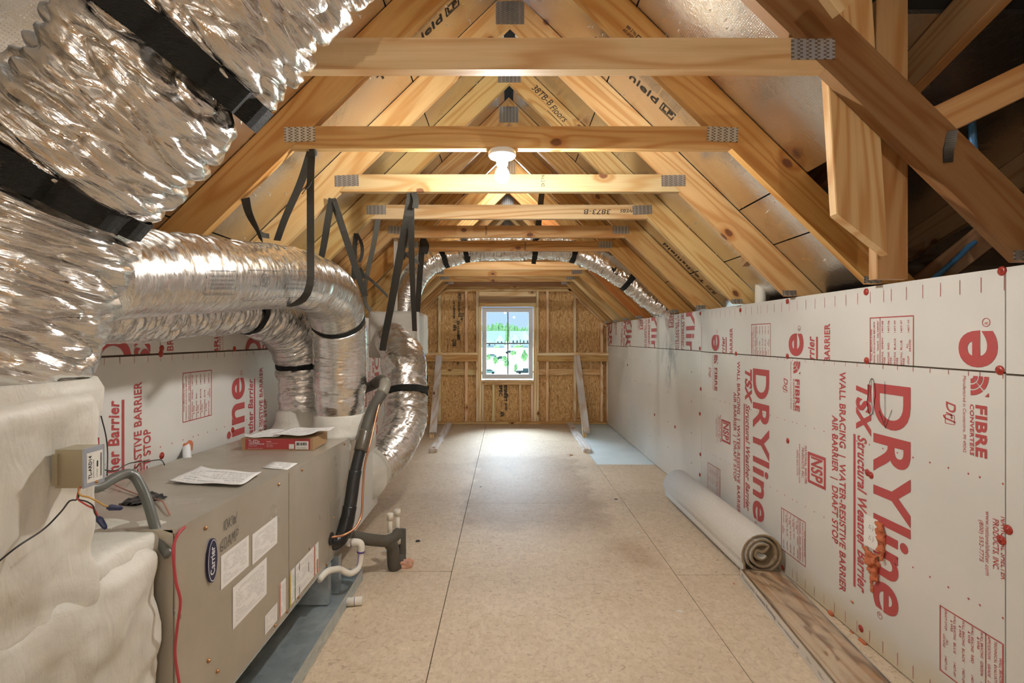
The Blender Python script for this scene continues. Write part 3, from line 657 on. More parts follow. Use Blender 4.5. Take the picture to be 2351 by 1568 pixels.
# ================================================================ ROOF TRUSSES
YK = [1.46+.61*k for k in range(11)]
def rafter_pts(side, Y, k):
    zs = ZT+.003-H; xs_ = (APEX-zs)/PITCH; xt = (DK-.004-zs)/PITCH
    q = lambda x, z: (CX+side*x, Y, H+z)
    return [q(0, APEX), q(xs_, zs), q(xt, zs), q(0, DK-.004)]
pm = MB().box((-.061, -.0016, -.029), (.061, 0, .029)).me('nail_plate'); pm.materials.append(PLATE)
ph = MB().box((-.035, -.0016, -.014), (.035, 0, .014)).me('nail_plate'); ph.materials.append(PLATE)
pr = MB().box((-.073, -.0016, -.06), (.073, 0, .06)).me('nail_plate'); pr.materials.append(PLATE)
tints_r = [BRN, ORN, (.66,.47,.235), (.68,.48,.24), HONEY, ORN, HONEY, (.50,.24,.08), HONEY, PINE, HONEY]
tints_l = [ORN, (.62,.38,.15), (.70,.52,.27), (.68,.48,.24), HONEY, ORN, HONEY, HONEY, HONEY, PINE, HONEY]
tints_t = [(.74,.56,.33), (.67,.46,.23), (.62,.48,.29), (.70,.56,.35), (.64,.43,.20), (.62,.40,.17), HONEY, PINE, HONEY, HONEY, BRN]
TL = ['nearest roof truss, its tie crossing the top of the picture with big red knots',
      'second roof truss, the white lamp holder fixed under its honey collar tie',
      'third roof truss, its pale collar tie lit right behind the bright bulb',
      'fourth roof truss, upside-down handwriting on its pale collar tie',
      'fifth roof truss, thin tie with one printed grade stamp left of middle',
      'sixth roof truss, orange tie just in front of the silver arched duct',
      'seventh roof truss, hidden behind the arched duct in the next bay',
      'eighth roof truss, first tie seen below the arched duct',
      'ninth roof truss, tie just beyond the arched duct with a dark dash',
      'tenth roof truss, tie with two round knots close to the far wall',
      'last roof truss standing right against the framed far wall']
def truss(k, Y, label):
    t = thing('roof_truss', label, 'truss', (CX, Y, H+1.0), 'roof trusses')
    for side, tn in ((1, tints_r), (-1, tints_l)):
        c = tn[k] if k < 11 else HONEY
        r = poly_board('rafter', rafter_pts(side, Y, k), (0, .038, 0), (side, 0, -PITCH), WOOD, t, jit(c, .04))
        if side > 0: rR = r
    h = .089; xl = (APEX-TIE)/PITCH
    q = lambda x, z: (CX+x, Y+.0004, H+z); xt = xl-h/PITCH
    tie = poly_board('collar_tie', [q(-xl+.001, TIE), q(xl-.001, TIE), q(xt-.001, TIE+h), q(-xt+.001, TIE+h)], (0, .037, 0), (1, 0, 0), WOOD, t, jit(tints_t[k] if k < 11 else HONEY, .04))
    for s in (-1, 1):
        obj('nail_plate', pm, PLATE, t, Matrix.Translation((CX+s*.842, Y-.0003, H+TIE+.056)) @ Matrix.Rotation(random.uniform(-.06, .06), 4, 'Y'))
        if s > 0: obj('nail_plate', ph, PLATE, t, Matrix.Translation((CX+s*1.44, Y-.0003, H+.232)))
    obj('nail_plate', pr, PLATE, t, Matrix.Translation((CX, Y-.0003, H+APEX+.062)))
    return t, tie, rR
for k, Y in enumerate(YK):
    t, tie, rR = truss(k, Y, TL[k])
    if k == 3:
        Ink().text('3873-B', 0, 0, .030, .17, 0, .15).place('lettering', BLACK, P(1402, 481, Y), (-1, 0, 0), (0, 0, -1), tie)
        Ink().text('WEBS', 0, 0, .022, .09, 0, .2).place('lettering', BLACK, P(1456, 480, Y), (-1, 0, 0), (0, 0, -1), tie)
    if k == 2:
        d = Vector((1, 0, -PITCH)).normalized()
        Ink().text('N o. 2  KD', 0, 0, .016, .06, .02).place('lettering', BLACK, P(1243, 402, Y), (0, 0, -1), (1, 0, 0), tie)
    if k == 3:
        d = Vector((1, 0, -PITCH)).normalized(); u = Vector((PITCH, 0, 1)).normalized()
        Ink().text('38TB-B', 0, 0, .040, .16, 0, .2).text('Floors', .17, -.01, .040, .13, 0, .3).stroke([(.17, -.028), (.31, -.03)], .003).place('lettering', BLACK, P(1221, 202, Y)-u*.005, d, u, rR)
    if k in (4, 5): Ink().text('SYP KD', 0, 0, .013, .07, .02).place('lettering', BLACK, P(1114 if k == 4 else 1204, 519 if k == 4 else 556, Y), (0, 0, -1), (1, 0, 0), tie)
    if k in (1,):
        d = Vector((1, 0, -PITCH)).normalized(); u = Vector((PITCH, 0, 1)).normalized()
        Ink().text('KD-HT SYP', 0, 0, .012, .05, .02).text('No.2 000', 0, -.018, .012, .05, .02).frame(-.03, -.02, -.006, .012, .004).place('lettering', BLACK, P(1455, 85, Y), -d, -u, rR)
t, tie, rR = truss(11, -.98, 'roof truss behind the viewpoint that carries the added fill bulb')
truss(11, -1.6, 'roof truss against the wall behind the viewpoint')
# ---------------------------------------------------------------- bare bulbs in lamp holders
CER = flat('white_porcelain', (.82, .81, .78), .3, var=.02)
BULB, bnt, bb_ = new_mat('lit_bulb', .3, 0, (1, 1, 1)); bb_.inputs['Emission Color'].default_value = (1, .975, .93, 1); bb_.inputs['Emission Strength'].default_value = LAMP
def lamp(x, y, z, label, m=None):
    t = thing('ceiling_lamp', label, 'lamp', (x, y, z), 'bare bulb lamp holders')
    lathe([(.030, 0), (.052, -.003), (.056, -.010), (.056, -.022), (.050, -.030), (.032, -.036)], 36, (x, y, z)).build('lamp_holder', CER, t, True)
    lathe([(.032, -.034), (.024, -.040), (.0215, -.062), (.016, -.064)], 28, (x, y, z)).build('socket', CER, t, True)
    lathe([(.013, -.060), (.016, -.068), (.027, -.088), (.030, -.102), (.027, -.117), (.016, -.129), (.0005, -.133)], 28, (x, y, z)).build('bulb', m or BULB, t, True)
lamp(-.016, YK[1]+.019, H+TIE, 'lit bulb in a round white holder under the second collar tie')
B2 = BULB.copy(); B2.name = 'fill_bulb_behind'; B2.node_tree.nodes['Principled BSDF'].inputs['Emission Strength'].default_value = LAMP*.74  # unseen bulb added behind the camera to even out the brightness
lamp(.25, -.961, H+TIE, 'added unseen fill bulb on the truss behind the viewpoint', B2)
B3 = BULB.copy(); B3.name = 'fill_bulb_far'; B3.node_tree.nodes['Principled BSDF'].inputs['Emission Strength'].default_value = LAMP*.65  # bulb added out of sight behind a tie to brighten the far end
lamp(CX, YK[6]+.019, H+APEX-.002, 'added fill bulb hidden at the ridge above the arched duct', B3)
# ---------------------------------------------------------------- boards at the right
t = board('support_board', (1.030, 1.518, 1.575), (.985, 1.518, 2.30), .034, .142, (1, 0, 0), WOOD, None, (.68, .50, .29), c0=-.9); tag(t, 'pale vertical board nailed behind the nearest right rafter, cut to a point', 'board')
t = board('support_board', (1.158, 1.575, 1.452), (1.158, 1.575, 2.29), .036, .095, (1, 0, 0), WOOD, None, (.50, .33, .18)); tag(t, 'darker narrow upright board just right of the pale pointed one', 'board')
def beam(px0, py0, Y0, px1, py1, Y1, w_, h_, tint, label, up=(0, 0, 1), name='brace_board'):
    return tag(board(name, P(px0, py0, Y0), P(px1, py1, Y1), w_, h_, up, WOOD, None, tint), label, 'board')
beam(2132, 290, 1.56, 2850, -54, 1.44, .038, .089, (.66, .44, .24), 'half sunlit brace board sloping up right from the nearest rafter')
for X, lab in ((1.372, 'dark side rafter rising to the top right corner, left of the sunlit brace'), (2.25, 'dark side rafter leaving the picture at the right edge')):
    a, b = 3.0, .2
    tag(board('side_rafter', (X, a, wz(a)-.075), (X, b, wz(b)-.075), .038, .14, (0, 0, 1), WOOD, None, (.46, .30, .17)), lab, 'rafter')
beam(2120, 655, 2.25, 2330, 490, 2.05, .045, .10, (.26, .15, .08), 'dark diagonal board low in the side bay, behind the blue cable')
beam(1890, -40, 1.30, 1936, 22, 1.31, .03, .05, (.72, .56, .35), 'pale pointed board end hanging in at the top edge', up=(1, 0, 1))
# twisted metal strap tie on the nearest rafter
tie_ = ribbon('hurricane_tie', [P(2186, 300, 1.455), P(2182, 330, 1.452), P(2178, 345, 1.4535), P(2178, 372, 1.4545)], [(1, -.8, 0), (1, 0, 0)], .025, flat('dark_metal_strap', (.10, .09, .08), .4, .8), None, 14, .002)
tag(tie_, 'dark twisted metal strap tie on the nearest right rafter', 'bracket')
BL = flat('blue_jacket', (.06, .20, .42), .4)
tag(MB().tube(spline([P(2232, 270, 1.72), P(2233, 310, 1.72), P(2240, 370, 1.74), P(2258, 415, 1.78), P(2300, 480, 1.95), P(2270, 535, 2.1), P(2230, 562, 2.12), P(2190, 600, 2.1), P(2150, 635, 2.08), P(2110, 665, 2.06)], 40), .0105, 8).build('cable', BL, None, True), 'blue cable looping in the dark side bay at the right', 'cable')
tag(lathe([(.031, 1.2), (.031, 1.66)], 24, (1.566, 3.2, 0)).build('vent_pipe', PVC, None, True), 'white plastic pipe rising behind the top of the right wall', 'pipe')
# ---------------------------------------------------------------- leaning props and floor cleats by the far wall
def prop(px0, py0, px1, py1, label, s):
    a = P(px0, py0, YE-.075); b = P(px1, py1, 6.64); u = (b-a).normalized()
    t = thing('leaning_prop', label, 'prop', b, 'grey props against the far wall')
    board('post', a, b, .089, .038, (0, -1, .2), WOOD, t, (.72, .75, .85))
    board('foot_block', b+Vector((-s*.02, .03, .045)), (b.x-s*.02, 6.67, .0), .030, .06, (1, 0, 0), WOOD, t, PALE)
prop(1008, 818, 994, 994, 'grey board leaning on the ledger left of the window', 1); prop(1324, 818, 1346, 992, 'grey board leaning on the ledger right of the window', 1)
def cleat(p0, p1, label):
    tag(board('floor_cleat', (*p0, .0195), (*p1, .0195), .089, .038, (0, 0, 1), WOOD, None, (.76, .80, .92)), label, 'board', 'grey cleats on the floor')
cleat((X_(1030, 7.55), 7.60), (X_(997, 5.85)-.0, 5.80), 'grey board flat on the floor at the left prop'); cleat((X_(1309, 7.55)+.0, 7.60), (X_(1348, 5.8), 5.78), 'grey board flat on the floor at the right prop')
# ================================================================ DUCTS
class Duct:
    def __init__(s, pts, radii, seed=0, fold=.016, crease=.010, fine=.003, ff=8, n=260, m=96, pinch=(), smooth=None, sag=0):
        s.p = spline(pts, n); s.fr = frames(s.p); s.n = n; s.m = m
        s.L = [0]
        for a, b in zip(s.p, s.p[1:]): s.L.append(s.L[-1]+(b-a).length)
        s.radii = radii; s.seed, s.fold, s.crease, s.fine, s.ff, s.pinch, s.smooth = seed, fold, crease, fine, ff, pinch, smooth
    def rad(s, t):
        r = s.radii
        if not isinstance(r, (list, tuple)): return r
        x = t*(len(r)-1); i = min(int(x), len(r)-2); u = x-i; u = u*u*(3-2*u)
        return r[i]*(1-u)+r[i+1]*u
    def disp(s, u, th):
        c, d = math.cos(th), math.sin(th); k = s.seed
        f = s.smooth(u, th) if s.smooth else 1
        x = s.fold*f*noise.noise(Vector((u*s.ff+k, c*.55, d*.55)))
        x -= s.crease*f*(1-abs(noise.noise(Vector((u*s.ff*2.3+k+9, c*1.1+k, d*1.1)))))**6
        x += s.fine*f*noise.fractal(Vector((u*55, c*5+k, d*5)), 1, 2, 3)
        x -= s.crease*.6*f*abs(noise.noise(Vector((u*24+k, c*2.2, d*2.2))))
        for u0, wd, am in s.pinch: x -= am*math.exp(-((u-u0)/wd)**2)
        return x
    def at(s, t, th, extra=0.0):
        i = t*(s.n-1); j = min(int(i), s.n-2); w = i-j
        c = s.p[j].lerp(s.p[j+1], w); a = s.fr[j][1].lerp(s.fr[j+1][1], w).normalized(); b = s.fr[j][2].lerp(s.fr[j+1][2], w).normalized()
        u = t*s.L[-1]; r = s.rad(t)+s.disp(u, th)+extra
        return c+(a*math.cos(th)+b*math.sin(th))*r
    def build(s, name, mat, parent=None):
        v = [s.at(i/(s.n-1), 2*math.pi*k/s.m) for i in range(s.n) for k in range(s.m)]
        f = [(i*s.m+k, i*s.m+(k+1) % s.m, (i+1)*s.m+(k+1) % s.m, (i+1)*s.m+k) for i in range(s.n-1) for k in range(s.m)]
        f += [tuple(range(s.m))[::-1], tuple((s.n-1)*s.m+k for k in range(s.m))]
        W = Matrix.Translation(s.p[s.n//2]); I = W.inverted()
        if parent is not None: W = wm(parent); I = W.inverted()
        me = mesh(name, [I @ q for q in v], f, True); uv = me.uv_layers.new(name='UVMap').data
        for i, poly in enumerate(me.polygons):
            if i >= (s.n-1)*s.m: continue
            r_, k = divmod(i, s.m)
            for li, (dr, dk) in zip(poly.loop_indices, ((0,0),(0,1),(1,1),(1,0))):
                uv[li].uv = (s.L[min(r_+dr, s.n-1)], (k+dk)/s.m*2*math.pi*s.rad(.5))
        return obj(name, me, mat, parent, W)
    def near(s, px, py):
        """the t whose centre projects closest to a pixel"""
        best = min(range(s.n), key=lambda i: (VX+s.p[i].x*F/max(.1, s.p[i].y)-px)**2+(VY-(s.p[i].z-H)*F/max(.1, s.p[i].y)-py)**2); return best/(s.n-1)
    def strap(s, name, t, wd, mat, ex=.004, skew=0.0, th0=0.0, m=72, parent=None, group=None, label=None):
        v = []; e = wd/2/s.L[-1]
        for k in range(m):
            th = 2*math.pi*k/m; dt = skew*math.cos(th-th0)/s.L[-1]
            rr = max(s.disp((t+dt+x)*s.L[-1], th) for x in (-e, 0, e))
            for x, y in ((-e, 0), (e, 0), (e, .003), (-e, .003)):
                tt_ = min(1, max(0, t+dt+x)); base = s.disp(tt_*s.L[-1], th)
                v.append(s.at(tt_, th, ex+y+(rr-base)))
        f = [(4*k+j, 4*k+(j+1) % 4, 4*((k+1) % m)+(j+1) % 4, 4*((k+1) % m)+j) for k in range(m) for j in range(4)]
        o = MB().add(v, f).build(name, mat, parent)
        return o
    def ink(s, k, t0, th0, parent, mat=BLACK, lift=.005, dirs=(1, -1)):
        """wrap 2-D artwork on the duct: a along the duct, b around it"""
        v = []
        for a, b in k.v:
            t = t0+dirs[0]*a/s.L[-1]; th = th0+dirs[1]*b/s.rad(t0); v.append(s.at(min(1, max(0, t)), th, lift))
        return k.finish('lettering', mat, v, parent)
def duct_thing(d, name, mat, label, cat='duct', group=None):
    t = thing(name, label, cat, d.p[d.n//2], group); d.build('foil_jacket', mat, t); return t
def C(px, py, Y): return P(px, py, Y)
# ---- the big return duct at the upper left
big = Duct([(-.12, 1.14, H+1.20), (-.40, 1.14, H+.935), (-.64, 1.14, H+.70), (-.86, 1.14, H+.475), (-1.00, 1.13, H+.31), (-1.055, 1.12, H+.15), (-1.085, 1.10, H+.0), (-1.10, 1.08, H-.09), (-1.10, 1.08, H-.15)],
           [.186, .188, .190, .192, .198, .202, .200, .196, .18], seed=3, fold=.019, crease=.026, fine=.0022, ff=9, n=400, m=168)
LB = big.L[-1]
tb1 = big.near(400, 110); tb2 = big.near(115, 415)
big.pinch = ((tb1*LB, .035, .050), (tb2*LB, .045, .055), (.985*LB, .03, .02))
tbig = duct_thing(big, 'insulated_duct', FOIL, 'huge crinkled silver duct filling the upper left corner')
k = Ink()
for i in range(9): k.text('INSULATED FLEXIBLE AIR DUCT  R-8.0', 0, i*.014, .007, .30)
k.frame(-.02, -.02, .33, .14, .003).ring(.40, .05, .035, .035, .004).text('UL', .383, .037, .028).text('LISTED AIR DUCT', .46, .06, .012, .2).text('CLASS 1', .46, .035, .012, .1)
big.ink(k, big.near(95, 235), 0.0, tbig, dirs=(1, -1))
for t_, wd, sk, lb in ((tb1, .060, .02, 'wide black strap round the big duct at the top of the picture'), (tb2, .072, .02, 'wide black strap round the big duct at the left edge')):
    o = big.strap('duct_strap', t_, wd, STRAP, .006, sk, 0); tag(o, lb, 'strap', 'black duct straps')
# ---- pair of supply ducts over the air handler
def sm1(u, th): return .12+.88*max(0, math.cos(th))            # wrinkled on top, taut below
d1 = Duct([C(215, 640, 1.36), C(330, 630, 1.52), C(430, 630, 1.68), C(520, 632, 1.86), C(620, 635, 2.12), C(700, 645, 2.42), C(752, 675, 2.72), C(776, 735, 2.90), C(781, 800, 2.97), C(781, 880, 2.98), C(781, 968, 2.98)],
          [.118, .128, .132, .132, .135, .140, .146, .150, .150, .148, .128], seed=11, fold=.010, crease=.008, fine=.003, ff=10, n=360, m=112, smooth=sm1)
t1 = d1.near(705, 650); t1b = d1.near(775, 735); d1.pinch = ((t1*d1.L[-1], .03, .008), (t1b*d1.L[-1], .02, .02), (.93*d1.L[-1], .03, .006))
td1 = duct_thing(d1, 'supply_duct', FOIL2, 'front silver duct with printed label boxes, elbowing down onto the cabinet end')
d2 = Duct([C(200, 715, 1.50), C(300, 712, 1.76), C(390, 712, 1.98), C(470, 708, 2.25), C(570, 712, 2.62), C(650, 742, 2.95), C(684, 800, 3.10), C(693, 860, 3.14), C(694, 952, 3.14)],
          [.10, .110, .115, .120, .128, .142, .150, .148, .128], seed=23, fold=.014, crease=.012, fine=.004, ff=10, n=300, m=96)
t2 = d2.near(560, 712); t2b = d2.near(688, 835); d2.pinch = ((t2*d2.L[-1], .03, .012), (t2b*d2.L[-1], .02, .02))
td2 = duct_thing(d2, 'supply_duct', FOIL, 'rear silver duct running behind and below the labelled one')
for d, t_, wd, lb in ((d1, t1b, .035, 'black strap low round the front supply duct elbow'), (d2, t2, .045, 'black strap round the rear supply duct'), (d2, t2b, .035, 'black strap at the foot of the rear supply duct')):
    tag(d.strap('duct_strap', t_, wd, STRAP, .002), lb, 'strap', 'black duct straps')
# printed boxes along the front duct (upside down, facing the room)
k = Ink()
for i, ln in enumerate((.11, .105, .11, .10)): k.text('AIR DUCT RATED R-8 KEEP AWAY FROM FLAME', -.02, -.012-i*.013, .006, ln)
k.frame(-.035, -.066, .105, .012, .0018)
k.frame(.17, -.072, .375, .04, .0018).ring(.265, -.036, .024, .024, .003, 24).text('UL', .2535, -.045, .020, .024, .01).text('LISTED', .20, -.02, .008, .03).text('SEE INSTRUCTIONS', .30, -.055, .005, .04)
k.frame(.385, -.078, .60, .03, .0018)
for i in range(4): k.text('TESTED PER STANDARD 181 AIR DUCTS AND CONNECTORS', .40, -.060+i*.017, .006, .19)
k.frame(.61, -.078, .70, .03, .0018).text('R8', .62, -.05, .03, .05)
def th_view(d, t, up=0.0):
    """angle on the duct that faces the room side"""
    j = int(t*(d.n-1)); a, b = d.fr[j][1], d.fr[j][2]; q = Vector((.62, -.75, up)); return math.atan2(q.dot(b), q.dot(a))
ta = d1.near(410, 630); d1.ink(k, ta, th_view(d1, ta, -.42), td1, flat('grey_print', (.10, .10, .10), .5), dirs=(.92, 1 if True else -1))
# straps hanging from the trusses
def hang(name, label, legs, mat=STRAPH, group='hanging duct straps', knot=None):
    t = thing(name, label, 'strap', legs[0][0][0], group)
    for pts, wd, width in legs: ribbon('webbing', pts, wd, width, mat, t)
    if knot:
        kv = lump_box(Vector(knot)-Vector((.014, .012, .016)), Vector(knot)+Vector((.020, .012, .014)), .006, .008, .006, 40).build('knot', mat, t, True)
    return t
hang('hanging_strap', 'ribbed strap knotted under the second tie, looped round the front duct',
     [([C(716, 348, 2.09), C(713, 410, 2.09), C(713, 520, 2.09), C(713, 590, 2.10), C(712, 650, 2.08), C(699, 683, 2.09), C(672, 701, 2.13), C(650, 704, 2.2)], [(1, 0, 0), (1, .2, 0)], .029),
      ([C(713, 350, 2.085), C(690, 420, 2.15), C(655, 500, 2.3), C(636, 552, 2.42)], (1, 0, .3), .030), ([C(716, 405, 2.10), C(706, 428, 2.09), C(694, 445, 2.085)], (.6, 0, .8), .026)], knot=C(716, 350, 2.085))
hang('hanging_strap', 'twisted strap hanging from the second left rafter at the left', [([C(563, 455, 2.06), C(572, 490, 2.06), C(592, 530, 2.07), C(599, 552, 2.1)], [(1, 0, .1), (.4, -.6, 0)], .035), ([C(592, 532, 2.07), C(605, 540, 2.08), C(618, 542, 2.1)], (0, .2, 1), .02)])
hang('hanging_strap', 'forked strap hanging from the third left rafter behind the front duct', [([C(762, 456, 2.66), C(752, 510, 2.7), C(744, 560, 2.8), C(736, 600, 2.9)], [(1, 0, 0), (.5, .5, 0)], .034), ([C(763, 456, 2.66), C(782, 510, 2.72), C(805, 580, 2.85), C(838, 680, 3.05)], (1, 0, .3), .036), ([C(768, 462, 2.66), C(782, 500, 2.67), C(789, 530, 2.69)], (1, 0, .3), .022)])
hang('hanging_strap', 'black strap with a drooping tail on the fourth left rafter', [([C(818, 536, 3.28), C(814, 570, 3.3), C(812, 640, 3.35)], (1, 0, 0), .030), ([C(819, 536, 3.28), C(830, 560, 3.27), C(831, 585, 3.28), C(825, 602, 3.3)], (.6, .5, 0), .022)])
hang('hanging_strap', 'long frayed strap knotted at the third tie, carrying the right duct',
     [([C(946, 441, 2.70), C(936, 500, 2.76), C(918, 590, 3.1), C(898, 700, 3.5), C(884, 770, 3.72), C(878, 805, 3.80)], (1, 0, .2), .048), ([C(944, 445, 2.705), C(944, 520, 2.82), C(946, 620, 3.2), C(952, 760, 3.75)], (1, 0, 0), .034), ([C(950, 442, 2.69), C(955, 460, 2.68), C(953, 478, 2.68)], (.8, 0, .5), .03)])
hang('hanging_strap', 'pale grey strap hanging from the fourth tie', [([C(868, 504, 3.31), C(858, 560, 3.5), C(845, 620, 3.75), C(838, 665, 3.9), C(840, 700, 4.0), C(852, 714, 4.02)], [(1, 0, 0), (.6, .6, .2)], .034)], STRAPG)
hang('hanging_strap', 'black strap from the sixth tie down the left leg of the arch', [([C(972, 546, 4.48), C(968, 580, 4.5), C(962, 660, 4.6), C(955, 775, 4.62)], [(1, 0, 0), (.5, .7, 0)], .05), ([C(970, 548, 4.47), C(978, 565, 4.46), C(974, 582, 4.46)], (1, 0, .2), .055)])
hang('hanging_strap', 'black strap end slanting behind the frayed strap', [([C(922, 590, 3.95), C(928, 583, 3.95), C(945, 592, 4.0), C(962, 604, 4.1)], (-.3, 0, 1), .035), ([C(926, 585, 3.95), C(924, 595, 3.95)], (1, 0, 0), .04)])
hang('hanging_strap', 'black strap crossing behind the pale grey strap', [([C(821, 622, 3.5), C(840, 634, 3.6), C(865, 655, 3.75), C(890, 680, 3.9)], (-.4, 0, 1), .036), ([C(823, 617, 3.5), C(833, 640, 3.5)], (1, 0, .4), .045)])
hang('hanging_strap', 'black strap dropping from the ridge to the arched duct', [([C(1246, 425, 4.75), C(1240, 480, 4.75), C(1232, 560, 4.74)], (1, 0, 0), .052)])
# ---- arched duct across the bay, and the branch from the cabinet
arch = Duct([C(928, 735, 4.83), C(936, 675, 4.83), C(958, 628, 4.83), C(1000, 594, 4.83), C(1075, 574, 4.83), C(1160, 570, 4.83), C(1250, 569, 4.83), C(1320, 578, 4.83), C(1378, 602, 4.83), C(1440, 642, 4.83), C(1502, 692, 4.83), C(1550, 714, 4.83), C(1620, 748, 4.83)],
            [.128, .125, .12, .115, .112, .11, .11, .11, .11, .11, .11], seed=31, smooth=lambda u, th: .25+.75*min(1, max(0, (u-.35)*3)), fold=.010, crease=.008, fine=.004, ff=12, n=420, m=72)
ta_ = [arch.near(*q) for q in ((1020, 587), (1070, 575), (1228, 570), (1318, 578), (1443, 645))]
arch.pinch = tuple((t*arch.L[-1], .025, .010) for t in ta_)
tar = duct_thing(arch, 'arched_duct', FOIL, 'slim silver duct arching across the attic behind the sixth tie')
k = Ink().text('4"', 0, 0, .05, .08, .01); ta4 = arch.near(1400, 616)
arch.ink(k, ta4, th_view(arch, ta4, -.5)-.2, tar, dirs=(1, 1))
for t_, lb in zip(ta_, ('black strap on the left shoulder of the arched duct', 'black strap left of the middle of the arched duct', 'black strap right of the middle of the arched duct', 'black strap on the right shoulder of the arched duct', 'black strap on the right leg of the arched duct')):
    tag(arch.strap('duct_strap', t_, .045, STRAP, .002), lb, 'strap', 'black duct straps')
tag(ribbon('strap_tail', [C(1075, 588, 4.70), C(1074, 600, 4.70)], (1, 0, 0), .04, STRAP), 'short strap end under the arched duct, left one', 'strap'); tag(ribbon('strap_tail', [C(1227, 588, 4.70), C(1225, 606, 4.70)], (1, 0, .2), .04, STRAP), 'short strap end under the arched duct, right one', 'strap')
bx = thing('takeoff_box', 'cream coated duct box hanging behind the branch duct', 'box', C(902, 770, 4.35))
lump_box((C(845, 0, 4.32).x, 4.32, C(0, 822, 4.32).z), (C(955, 0, 4.32).x, 5.02, C(0, 714, 4.32).z), .03, .015, .006, 5, 4).build('box_shell', MASTIC, bx, True)
hd = thing('hanger_angle', 'pale metal angle hanging from the fifth truss to the cream box', 'hanger', C(908, 600, 4.2))
MB().box((C(904, 0, 4.1).x, 4.10, C(0, 714, 4.1).z), (C(907.5, 0, 4.1).x, 4.13, C(0, 508, 4.1).z)).box((C(908, 0, 4.1).x, 4.10, C(0, 714, 4.1).z), (C(912.5, 0, 4.1).x, 4.103, C(0, 508, 4.1).z)).build('angle', flat('pale_zinc', (.72, .71, .66), .4, .5), hd)
MB().box((C(957, 0, 4.3).x, 4.30, C(0, 800, 4.3).z), (C(961, 0, 4.3).x, 4.33, C(0, 716, 4.3).z)).build('angle', MATS['pale_zinc'], hd)
br = Duct([C(896, 774, 4.33), C(901, 783, 4.20), C(917, 808, 4.02), C(930, 850, 3.88), C(935, 905, 3.80), C(930, 960, 3.72), C(912, 1015, 3.62), C(885, 1052, 3.55), C(850, 1082, 3.42)],
          [.135, .152, .165, .168, .150, .152, .152, .145, .125], seed=41, fold=.024, crease=.006, fine=.0015, ff=5, n=260, m=96)
tbr = br.near(934, 903); br.pinch = ((tbr*br.L[-1], .03, .012), (.22*br.L[-1], .05, .012))
tbrt = duct_thing(br, 'branch_duct', FOIL2, 'short fat silver duct curving from the cream box down to the cabinet end')
tag(br.strap('duct_strap', tbr, .05, STRAP, .003, m=60), 'wide black strap round the waist of the branch duct', 'strap', 'black duct straps')

# ================================================================ AIR HANDLER AND PLENUMS
FX, YN, YF = -.85, 1.331, 2.822
def zt_(y): return H-.492-(.052/1.49)*(y-YN)
ZBT = .202
ah = thing('air_handler', 'long taupe steel air handler cabinet lying on its side at the left', 'appliance', (-1.13, 2.07, ZBT))
def slab(x0, x1, y0, y1, z0, name, m, over=0.0, zt=None):
    v = [(x0, y0, z0), (x1, y0, z0), (x1, y1, z0), (x0, y1, z0)]+[(x, y, (zt if zt is not None else zt_(y)+over)) for x, y in ((x0, y0), (x1, y0), (x1, y1), (x0, y1))]
    return MB().add(v, [(3,2,1,0),(4,5,6,7),(0,1,5,4),(1,2,6,5),(2,3,7,6),(3,0,4,7)]).build(name, m, ah)
slab(-1.42, FX-.004, YN, YF, ZBT+.003, 'cabinet', CAB)
def face(y0, y1, z0, name, z1=None, d=.004):
    t1 = [zt_(y0)+.0015, zt_(y1)+.0015] if z1 is None else [z1, z1]
    return MB().prism([(FX-.003, y0, z0), (FX-.003, y1, z0), (FX-.003, y1, t1[1]), (FX-.003, y0, t1[0])], (d, 0, 0)).build(name, CAB, ah)
pA = face(YN+.004, 2.028, ZBT, 'front_panel'); pB = face(2.033, YF-.003, ZBT, 'front_panel'); pC = face(2.485, YF-.006, ZBT+.004, 'corner_panel', H-.812, .0055)
# turned-down lip of the top
for y0, y1 in ((YN, 2.030), (2.032, YF)):
    MB().add([(FX+.002, y0, zt_(y0)+.002), (FX+.002, y1, zt_(y1)+.002), (FX-.03, y1, zt_(y1)+.002), (FX-.03, y0, zt_(y0)+.002), (FX+.002, y0, zt_(y0)-.010), (FX+.002, y1, zt_(y1)-.010), (FX-.03, y0, zt_(y0)), (FX-.03, y1, zt_(y1))],
             [(0,1,2,3),(4,5,1,0),(0,3,6,4),(1,5,7,2),(4,6,7,5),(3,2,7,6)]).build('top_flange', CAB, ah)
MB().box((FX-.03, YN, ZBT-.004), (FX+.003, YF, ZBT)).build('bottom_flange', GALV, ah)
def fyz(px, py): Y = -FX*F/(VX-px); return Y, H+(VY-py)*Y/F
scr = lathe([(.006, 0), (.006, .003), (.0035, .004), (.0035, .006), (.0001, .0065)], 10, ax='x').me('screw', True); scr.materials.append(BRASS)
for px, py in [(470, 1212), (638.5, 1112), (692.7, 1079), (477, 1517), (497.6, 1541), (684, 1371), (630.5, 1436), (750, 1300), (766, 1189), (786, 1168), (790, 1019), (658, 1404), (748, 1297)]:
    y, z = fyz(px, py); obj('screw', scr, BRASS, ah, Matrix.Translation((FX+.0012, y, z)))
def label(y0, y1, z0, z1, m, parent, name='label', x=FX+.0022):
    me = mesh(name, [(x, y0, z0), (x, y1, z0), (x, y1, z1), (x, y0, z1)], [(0,1,2,3)]); uv = me.uv_layers.new(name='UVMap').data
    for i, c in enumerate(((0,0),(1,0),(1,1),(0,1))): uv[i].uv = c
    W = wm(parent); me.transform(W.inverted()); return obj(name, me, m, parent, W)
zz = lambda d: H+d
label(1.545, 1.712, zz(-.750), zz(-.649), PAPER, pA); label(1.736, 1.925, zz(-.759), zz(-.657), PAPER2, pA)
